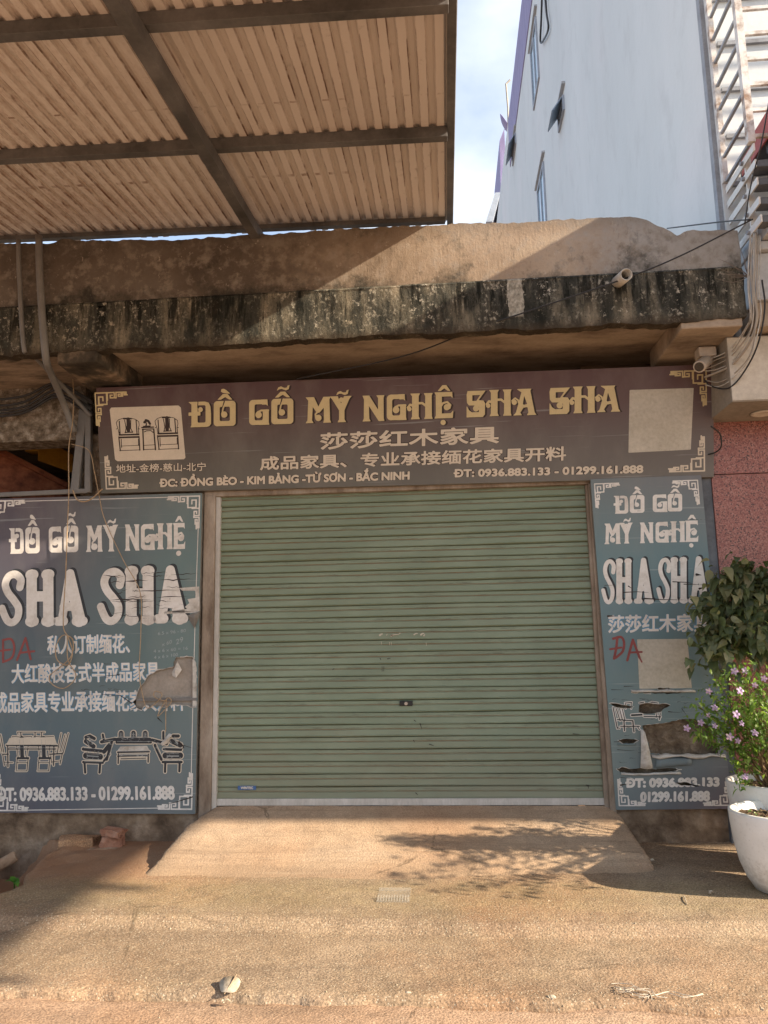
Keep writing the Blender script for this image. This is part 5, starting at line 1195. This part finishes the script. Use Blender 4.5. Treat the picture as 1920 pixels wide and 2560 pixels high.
wire('hanging_wire', [(170,900,-.15),(183,960,-.15),(182,1050,-.14),(172,1120,-.14),(172,1230,-.14),(168,1330,-.12),(164,1440,-.11),(158,1560,-.10),(170,1592,-.10),(181,1630,-.10),(170,1662,-.1),(143,1650,-.1),(140,1615,-.1),(158,1588,-.1),(182,1600,-.1),(178,1640,-.1),(150,1668,-.1),(124,1690,-.1),(132,1712,-.1),(162,1720,-.1),(190,1690,-.1),(170,1650,-.1),(168,1590,-.1)], .0042, M_WIRE, 'tan wire ending in a loose coil over the Chinese text of the left signboard')
wire('hanging_wire', [(178,1110,-.15),(222,1126,-.15),(236,1180,-.14),(248,1240,-.13),(262,1300,-.12),(308,1400,-.11),(350,1480,-.11),(352,1580,-.10),(348,1680,-.10),(356,1735,-.10),(368,1770,-.10),(395,1752,-.1),(405,1735,-.1),(388,1728,-.1),(386,1742,-.1),(410,1752,-.1),(418,1745,-.1),(400,1775,-.1),(396,1790,-.1),(428,1755,-.1),(416,1750,-.1),(414,1830,-.1)], .0036, M_WIRE, 'orange-tan wire running down beside the torn hole in the left signboard')
wire('slack_wire', [(182,1225,-.13),(192,1248,-.14),(210,1254,-.14),(230,1246,-.14),(256,1222,-.2)], .006, M_WIRE, 'short slack wire drooping below the left end of the banner')
for i, (y0, y1) in enumerate(((985, 975), (1000, 980), (1012, 992), (1020, 1003), (1027, 1010))):
    wire('wall_cable', [(-40,y0+18,-.06),(60,y0+5,-.10),(140,y1-18,-.09),(200,y1+10,-.08),(232,y1+30,-.07)], .010, M_CABLE2, 'black cable sagging under the stained ceiling left of the banner', 'cable', group='black cables under the ceiling')
# security camera under the right canopy beam
cp = atZ(1766, 872, 3.405)
sc_ = thing('security_camera', tuple(cp), 'small aged white bullet camera fixed under the right canopy beam', 'camera')
MB().box(cp[0]-.075, cp[0]+.055, cp[1]-.055, cp[1]+.055, cp[2]-.075, cp[2]).build('junction_box', M_CAMBODY, sc_, bevel=.008)
f0 = atY(1768, 900, cp[1]); f1 = atY(1748, 917, cp[1]-.16)
MB().tube([(cp[0], cp[1], cp[2]-.07), f0+np.array([.01, 0, -.02])], .026, 12).build('joint', M_CAMBODY, sc_, smooth=True)
MB().tube([f0+np.array([.015, .04, .02]), f0, f1], .045, 20).build('body', M_CAMBODY, sc_, smooth=False, bevel=.004)
dv = (f1-f0)/np.linalg.norm(f1-f0)
MB().tube([f1+dv*.002, f1+dv*.004], .034, 20).build('lens', M_CAMLENS, sc_)

# things stored in the dark opening above the left sign
bmn = thing('carved_wood_panel', (-3.4, 0.0, 2.6), 'reddish brown carved wooden panel leaning in the dark opening', 'furniture')
A = atY(-120, 1065, .25); B = atY(170, 1215, 1.0); A2 = atY(-120, 1175, .25)
d = B-A; hgt = np.array([0, 0, .36])
MB().hexa([A-hgt*0, B, B+np.array([.0,.05,0]), A+np.array([0,.05,0])], [A-hgt, B-hgt, B-hgt+np.array([0,.05,0]), A-hgt+np.array([0,.05,0])]).build('board', M_WOOD, bmn)
MB().bar(A+np.array([0,-.02,0]), B+np.array([0,-.02,0]), .05, .05).build('top_rail', M_WOOD, bmn, bevel=.006); MB().bar(A-hgt+np.array([0,-.02,0]), B-hgt+np.array([0,-.02,0]), .05, .05).build('bottom_rail', M_WOOD, bmn, bevel=.006)
MB().bar(A+d*.42+np.array([0,-.012,-.03]), A+d*.42-hgt+np.array([0,-.012,.03]), .03, .04).build('stile', M_WOOD, bmn)
hs = atY(88, 1090, .9)
ho = thing('chain_hoist', tuple(hs), 'rusty yellow electric hoist behind the red brown wooden panel', 'hoist')
MB().box(hs[0]-.09, hs[0]+.06, .88, 1.02, hs[2]-.16, hs[2]+.0).build('housing', M_YELLOW, ho, bevel=.01)
MB().hexa([(hs[0]+.065,.85,hs[2]-.26),(hs[0]+.30,1.1,hs[2]-.34),(hs[0]+.30,1.2,hs[2]-.34),(hs[0]+.065,1.0,hs[2]-.26)], [(hs[0]+.065,.85,hs[2]+.0),(hs[0]+.30,1.1,hs[2]-.16),(hs[0]+.30,1.2,hs[2]-.16),(hs[0]+.065,1.0,hs[2]+.0)]).build('arm', M_YELLOW, ho, bevel=.006)
mt_ = MB().tube([(hs[0]-.16, .92, hs[2]+.09), (hs[0]+.08, .92, hs[2]+.12)], .085, 20).build('motor', M_RUST, ho, bevel=.006)
MB().tube([(hs[0]+.085, .92, hs[2]+.12), (hs[0]+.13, .92, hs[2]+.125)], .095, 20).build('end_cap', M_BLACK, mt_, bevel=.006)

# ================================================================== POTS AND PLANTS
def gz(x, y): return float(pave_h(np.array([[x]]), np.array([[y]]))[0, 0])
def pot(x, y, r, h, label, soil=.05):
    z = gz(x, y)-.005
    t = thing('plant_pot', (x, y, z), label, 'plant pot', 'white pots by the granite wall')
    k = r/.28
    MB().lathe([(0,0),(.135*k,0),(.165*k,.012),(.205*k,h*.16),(.238*k,h*.34),(.262*k,h*.58),(.276*k,h*.85),(.280*k,h-.012),(.278*k,h),(.258*k,h+.002),(.246*k,h-.01),(.240*k,h-soil-.03),(0,h-soil-.03)], (x, y, z), 64).build('shell', M_POT, t, smooth=True)
    m = MB(); n = 26; R_ = .242*k
    for j in range(n):
        for i in range(n):
            u, v = (i/(n-1)*2-1), (j/(n-1)*2-1); a = u*math.sqrt(1-v*v/2); b = v*math.sqrt(1-u*u/2)
            m.v.append((x+a*R_, y+b*R_, z+h-soil+random.uniform(-.010, .014)))
    for j in range(n-1):
        for i in range(n-1): a = j*n+i; m.f.append((a, a+1, a+n+1, a+n))
    m.build('soil', M_SOIL, t); return z
pz1 = pot(2.35, -1.04, .28, .47, 'front white plant pot with bare soil, nearest the street')
pz2 = pot(2.52, -.56, .29, .55, 'rear white plant pot holding the flowering shrub')
def leaf(m, p, d, L, Wd, droop=.25, curl=.15, fold=.25, shape=0):
    d = np.array(d, float); d /= np.linalg.norm(d)+1e-9
    up = RNG.normal(0, .45, 3)+np.array([0, -.15, 1.]); r = np.cross(d, up); r /= np.linalg.norm(r)+1e-9; n = np.cross(r, d)
    p = np.array(p)
    if shape == 0: st = [(.0,.05),(.10,.36),(.30,.50),(.58,.40),(1,0)]
    else: st = [(.0,.02),(.25,.34),(.55,.42),(.8,.24),(1,0)]
    C = [p+d*L*t-np.array([0,0,1])*droop*L*t*t+n*curl*L*math.sin(t*3.1) for t, w_ in st]
    Lf = [c-r*Wd*w_+n*fold*Wd*w_ for c, (t, w_) in zip(C, st)]; Rt = [c+r*Wd*w_+n*fold*Wd*w_ for c, (t, w_) in zip(C, st)]
    b = len(m.v); m.v += [tuple(q_) for q_ in C+Lf+Rt]
    for i in range(4):
        m.f.append((b+i, b+i+1, b+5+i+1, b+5+i)); m.f.append((b+i+1, b+i, b+10+i, b+10+i+1))
def branch(root, tip, lift, n=8):
    root = np.array(root); tip = np.array(tip); mid = root*.45+tip*.55+np.array([0, 0, lift]); q_ = root*.8+tip*.2+np.array([0, 0, lift*.6])
    return catmull([root, q_, mid, tip], n)

# dark broad-leaved plant
dp_ = thing('climbing_plant', (2.78, -.36, -.28), 'dark broad-leaved bushy plant drooping in front of the red granite wall', 'plant')
lm = MB(); sm = MB()
T = [(1748,1650,-.62),(1738,1512,-.55),(1762,1640,-.70),(1785,1432,-.55),(1835,1425,-.6),(1800,1470,-.55),(1850,1440,-.5),(1895,1435,-.55),(1915,1470,-.6),(1775,1590,-.62),(1802,1560,-.66),(1840,1520,-.62),(1880,1515,-.66),(1815,1655,-.66),(1770,1540,-.58),
     (1845,1590,-.66),(1885,1600,-.7),(1910,1560,-.66),(1850,1480,-.62),(1920,1520,-.55),(1812,1500,-.6),(1758,1560,-.6),(1795,1690,-.62),(1835,1610,-.62),(1765,1675,-.6),(1750,1600,-.62),(1775,1480,-.56),(1742,1625,-.6),(1785,1620,-.64),(1730,1520,-.55),(1800,1600,-.66),(1925,1610,-.6),(1870,1555,-.6)]
T = [atY(*t) for t in T]+[np.array([2.35+random.uniform(0, .7), -.55+random.uniform(-.3, .2), 1.2+random.uniform(0, .55)]) for _ in range(12)]
st_r = [(2.70, -.40), (2.62, -.45), (2.82, -.34), (2.56, -.42)]
for i, t in enumerate(T):
    rx, ry = st_r[i % 4]; zr = random.uniform(.95, 1.35); rt = (rx+random.uniform(-.03, .03), ry, min(zr, t[2]+.1))
    br = branch(rt, t, .16+random.uniform(0, .1)); sm.tube(br, [.006-.0042*k/len(br) for k in range(len(br))], 5)
    for k in range(int(len(br)*.25), len(br)):
        for _ in range(2 if k < len(br)-8 else 3):
            p = br[k]+RNG.normal(0, .045, 3); dd = RNG.normal(0, .7, 3)+np.array([-.35, -.45, -.45]); L = random.uniform(.035, .10)
            leaf(lm, p, dd, L, L*.82, .5, .12, .18)
for rx, ry in st_r: sm.tube(catmull([(rx, ry, -.28), (rx+.02, ry-.02, .4), (rx-.01, ry, .9), (rx+.01, ry-.01, 1.45)], 5), [.014]*6+[.011]*5+[.008]*5, 7)
sm.build('stem', M_STEM, dp_); lm.build('foliage', M_LEAFD, dp_)
# flowering shrub in the rear pot
fs = thing('flowering_shrub', (2.52, -.56, pz2+.49), 'bright green shrub with lilac flowers growing in the rear white pot', 'shrub')
lm = MB(); sm = MB(); fl = []
T = [(1735,1800,-.95),(1742,1760,-1.0),(1765,1722,-1.0),(1795,1700,-1.0),(1812,1690,-1.05),(1790,1745,-1.05),(1848,1668,-1.05),(1880,1662,-1.1),(1905,1690,-1.1),(1760,1842,-.95),(1772,1790,-1.0),(1805,1782,-1.05),(1838,1720,-1.1),(1868,1702,-1.1),(1850,1760,-1.1),(1820,1740,-1.0),(1785,1815,-.95),
     (1795,1858,-.9),(1818,1838,-.95),(1852,1885,-.9),(1868,1860,-.9),(1842,1925,-.85),(1850,1960,-.8),(1830,1905,-.85),(1890,1740,-1.1),(1905,1780,-1.1),(1872,1800,-1.05),(1915,1720,-1.0),(1900,1830,-1.0),(1755,1820,-.95),(1780,1768,-1.0),(1830,1690,-1.05),(1740,1830,-.92),(1862,1735,-1.1)]
T = [atY(*t) for t in T]+[np.array([2.3+random.uniform(0, .75), -.85+random.uniform(-.25, .4), .55+random.uniform(0, .55)]) for _ in range(16)]+[np.array([2.35+random.uniform(0, .75), -1.25+random.uniform(-.5, .2), .50+random.uniform(0, .6)]) for _ in range(20)]  # last tips are unseen branches added to cast leaf shadow on the ramp
for i, t in enumerate(T):
    rt = (2.50+random.uniform(-.06, .06), -.60+random.uniform(-.06, .05), pz2+.49)
    br = branch(rt, t, .02+random.uniform(0, .07), 9); sm.tube(br, [.0052-.0036*k/len(br) for k in range(len(br))], 5)
    for k in range(int(len(br)*.5), len(br)):
        for _ in range(1 if k < len(br)*.7 else 3):
            p = br[k]+RNG.normal(0, .018, 3); dd = RNG.normal(0, .8, 3)+np.array([-.1, -.2, .15]); L = random.uniform(.028, .058); leaf(lm, p, dd, L, L*.5, .25, .1, .2, 1)
    for _ in range(8):
        p = t+RNG.normal(0, .030, 3); dd = RNG.normal(0, .8, 3)+np.array([-.2, -.3, .2]); L = random.uniform(.026, .052); leaf(lm, p, dd, L, L*.52, .25, .1, .2, 1)
    if i % 2 == 0: fl.append(t+RNG.normal(0, .03, 3)+np.array([-.015, -.05, .01]))
sm.build('stem', M_STEM, fs); lm.build('foliage', M_LEAFL, fs)
fm = MB(); 
for k in range(5):
    a = k*2*math.pi/5; c, s_ = math.cos(a), math.sin(a); c2, s2 = math.cos(a+.55), math.sin(a+.55); c3, s3 = math.cos(a-.55), math.sin(a-.55)
    fm.add([(0,0,0),(.013*c3,.013*s3,.005),(.021*c-.004*s_,.021*s_+.004*c,.002),(.021*c+.004*s_,.021*s_-.004*c,.003),(.013*c2,.013*s2,.005)], [(0,1,3,2,4)])
f0_ = fm.build('flower', M_PETAL); f0_.parent = fs
for i, p in enumerate(fl):
    o = f0_ if i == 0 else f0_.copy()
    if i: COL.objects.link(o); o.parent = fs
    o.location = Vector(p)-fs.location; d = Vector((random.uniform(-.8, .3), -1, random.uniform(-.2, .7)))
    o.rotation_euler = d.to_track_quat('Z', 'Y').to_euler(); k = random.uniform(.75, 1.25); o.scale = (k, k, k)
sp_ = MB()
for i in range(26):
    a = random.uniform(0, 6.3); r = random.uniform(.02, .20); p = (2.35+r*math.cos(a), -1.04+r*math.sin(a), pz1+.42); leaf(sp_, p, (math.cos(a*3), math.sin(a*3), random.uniform(.2, 1)), random.uniform(.025, .05), .02, .2, .1, .2, 1)
tag(sp_.build('seedlings', M_LEAFL, loc=(2.35, -1.04, pz1+.42)), 'small green seedlings sprouting on the soil of the front white pot', 'seedlings')
# seedlings beside the drain and dry twigs on the canopy end
wd = MB(); wp = atZ(35, 2218, -.30)
for k, (dx, dz) in enumerate(((.6,.5),(.1,1),(-.7,.3),(.5,-.2),(-.2,.7),(.9,.1))): leaf(wd, wp+np.array([0, 0, .03]), (dx, -.3, dz+.1), .055 if k % 2 else .07, .035, .3, .1, .2)
wd.tube([wp+np.array([0, .02, -.10]), wp+np.array([0, 0, .03])], .004, 5)
tag(wd.build('weed', M_WEED, loc=tuple(wp)), 'small bright green weed growing at the edge of the drain', 'weed')
tw = MB(); rt = atY(1872, 690, -.82)
for k in range(13):
    a = random.uniform(1.5, 3.6); L = random.uniform(.10, .28); pts = [rt]
    for j in range(4): a += random.uniform(-.35, .35); pts.append(pts[-1]+np.array([math.cos(a)*L/4, random.uniform(-.03, .005), math.sin(a)*L/4]))
    tw.tube(pts, [.003, .0026, .002, .0016, .001], 4)
tag(tw.build('dry_twigs', M_TWIG, loc=tuple(rt)), 'leafless twigs growing from a crack at the right end of the parapet', 'plant')

# ================================================================== LITTER AND STONES
def rock(name, c, size, rz_, seed, mat, label, cat, tilt=0., rag=.25, group=None):
    bm = bmesh.new(); bmesh.ops.create_cube(bm, size=1); bmesh.ops.subdivide_edges(bm, edges=bm.edges, cuts=5, use_grid_fill=True)
    r = random.Random(seed); off = seed*13.7
    v = np.array([q_.co[:] for q_ in bm.verts])
    n = np.stack([vnoise(v[:,0]*1.7+off, v[:,1]*1.7+v[:,2]*1.3, 1.6, 3, seed+k) for k in range(3)], 1)
    v = v*(1-.10*np.maximum(0, np.abs(v).sum(1, keepdims=True)-1))+n*rag
    v = v*np.array(size); Rm = np.array(Matrix.Rotation(rz_, 3, 'Z') @ Matrix.Rotation(tilt, 3, 'Y')); v = v@Rm.T
    for q_, p in zip(bm.verts, v): q_.co = p
    me = bpy.data.meshes.new(name); bm.to_mesh(me); bm.free(); o = bpy.data.objects.new(name, me); COL.objects.link(o); o.location = c; me.materials.append(mat)
    return tag(o, label, cat, group)
def onz(x, y, z=-.27, up=0.): p = atZ(x, y, z); return (p[0], p[1], gz(p[0], p[1])+up)
bq = atY(282, 2105, -.12)
rock('broken_brick', (bq[0], bq[1], bq[2]-.005), (.17, .10, .11), .2, 1, M_BRICK, 'broken red brick on the flat stone by the plinth, under another piece', 'brick')
rock('broken_brick', (bq[0]+.005, bq[1]-.01, bq[2]+.075), (.165, .11, .05), -.15, 2, M_BRICK, 'flat red brick piece lying on top of another broken brick', 'brick', .1)
rock('flat_stone', tuple(atY(262, 2125, -.15)), (.22, .14, .05), .1, 3, M_STONE, 'flat dusty stone under the two broken bricks', 'stone')
rock('dirt_lump', tuple(atY(195, 2118, -.10)), (.28, .16, .16), .2, 4, M_DIRT, 'rounded lump of red earth left of the broken bricks', 'earth lump')
rock('small_stone', tuple(atY(148, 2142, -.20)), (.11, .09, .06), .7, 5, M_STONE, 'small rounded stone at the head of the drain', 'stone')
pp = [atY(-60, 2196, -.35), atY(40, 2140, -.22)]
tag(MB().tube(pp, .042, 18).build('clay_pipe', M_STONE, loc=tuple(pp[1]), smooth=True, bevel=.006), 'dusty pipe stub sticking out over the open drain', 'pipe')
tray = onz(985, 2237, -.27, .012)
tr = thing('plastic_tray', tray, 'clear flattened plastic tray lying below the ramp', 'tray')
m = MB(); x, y, z = tray
m.box(x-.10, x+.10, y-.10, y+.10, z-.012, z-.006); MB_ = m
m.build('base', M_CLEAR, tr)
m = MB()
for k in range(12): m.add([(x-.095+k*.0165, y-.098, z-.006), (x-.087+k*.0165, y-.098, z-.006), (x-.087+k*.0165, y-.03, z+.008), (x-.095+k*.0165, y-.03, z+.008)], [(0,1,2,3)])
m.build('ribbing', M_CLEAR, tr, solid=.003)
m = MB(); m.bar((x-.10,y+.10,z),(x+.10,y+.10,z),.008,.02); m.build('rim', M_CLEAR, tr)
lp_ = atZ(574, 2474, -.345); zl = -.338
m = MB(); n = 20; R_ = .050
for k in range(n):
    a = 2*math.pi*k/n; rr_ = R_*(1+.1*math.cos(a*2+.6)+.04*math.sin(a*5)); m.v.append((lp_[0]+rr_*math.cos(a)*.92, lp_[1]+rr_*math.sin(a)*1.1, zl+.016+.018*math.sin(a)+.004*math.sin(a*3)))
m.v.append((lp_[0], lp_[1], zl+.013)); m.f = [(k, (k+1) % n, n) for k in range(n)]
dl = m.build('dry_leaf', M_DEADLEAF, loc=(lp_[0], lp_[1], zl), solid=.0015, smooth=True); tag(dl, 'round pale dry leaf at the broken concrete edge', 'leaf')
MB().tube([(lp_[0]-.01, lp_[1]-.055, zl-.004), (lp_[0]+.005, lp_[1], zl+.017), (lp_[0]+.02, lp_[1]+.05, zl+.040)], .002, 5).build('midrib', M_WIRE, dl)
for i, (x, y, lb) in enumerate(((555,2512,'crumpled brown scrap on the dirt below the round dry leaf'), (1372,2503,'small curled yellow leaf on the dirt road edge'), (1012,2493,'yellowish scrap lying under the broken concrete edge'), (1625,2158,'tiny yellow leaf on the right edge of the ramp'), (1772,2228,'tiny yellow leaf in the shade before the front white pot'))):
    zz_ = -.36 if y > 2480 else -.25; p = atZ(x, y, zz_)
    if y < 2480: p = np.array([p[0], p[1], (gz(p[0], p[1]) if x > 1700 else zz_)+.004])
    m = MB(); leaf(m, p+np.array([0,0,.006]), (1, .3, .1), .045, .022, .1, .25, .5); leaf(m, p+np.array([.01,0,.006]), (-.3, .6, .3), .03, .016, .1, .25, .5)
    tag(m.build('dry_leaf', M_DEADLEAF, loc=tuple(p), solid=.001), lb, 'leaf')
m = MB(); r3 = random.Random(5)
for k in range(5):
    pts = []
    for j in range(9):
        t = j/8; x = 1535+t*(75+k*14)+8*math.sin(k+j*1.9); y = 2468+t*32+10*math.sin(t*3.1+k)*(1-t)+r3.uniform(-4, 4)
        p = atZ(x, y, -.345); pts.append(p+np.array([0, 0, .012*math.sin(t*3.14)+r3.uniform(0, .008)]))
    m.tube(catmull(pts, 3), .0017, 4)
for k in range(2):
    pts = [atZ(1600+j*22+r3.uniform(-5, 5), 2488+6*math.sin(j*1.3+k)+k*3, -.35)+np.array([0, 0, .006]) for j in range(8)]; m.tube(catmull(pts, 3), .002, 4)
tag(m.build('string_tangle', M_STRING, loc=tuple(atZ(1570, 2480, -.345))), 'tangle of pale string at the right part of the broken concrete edge', 'string')
p0 = atZ(1714, 2255, -.28); pts = catmull([p0+np.array([-.01, -.06, .006]), p0+np.array([0, 0, .014]), p0+np.array([.012, .07, .012])], 5)
tag(MB().tube(pts, .003, 5).build('twig', M_DEADLEAF, loc=tuple(p0)), 'short pale twig on the concrete left of the front pot', 'twig')
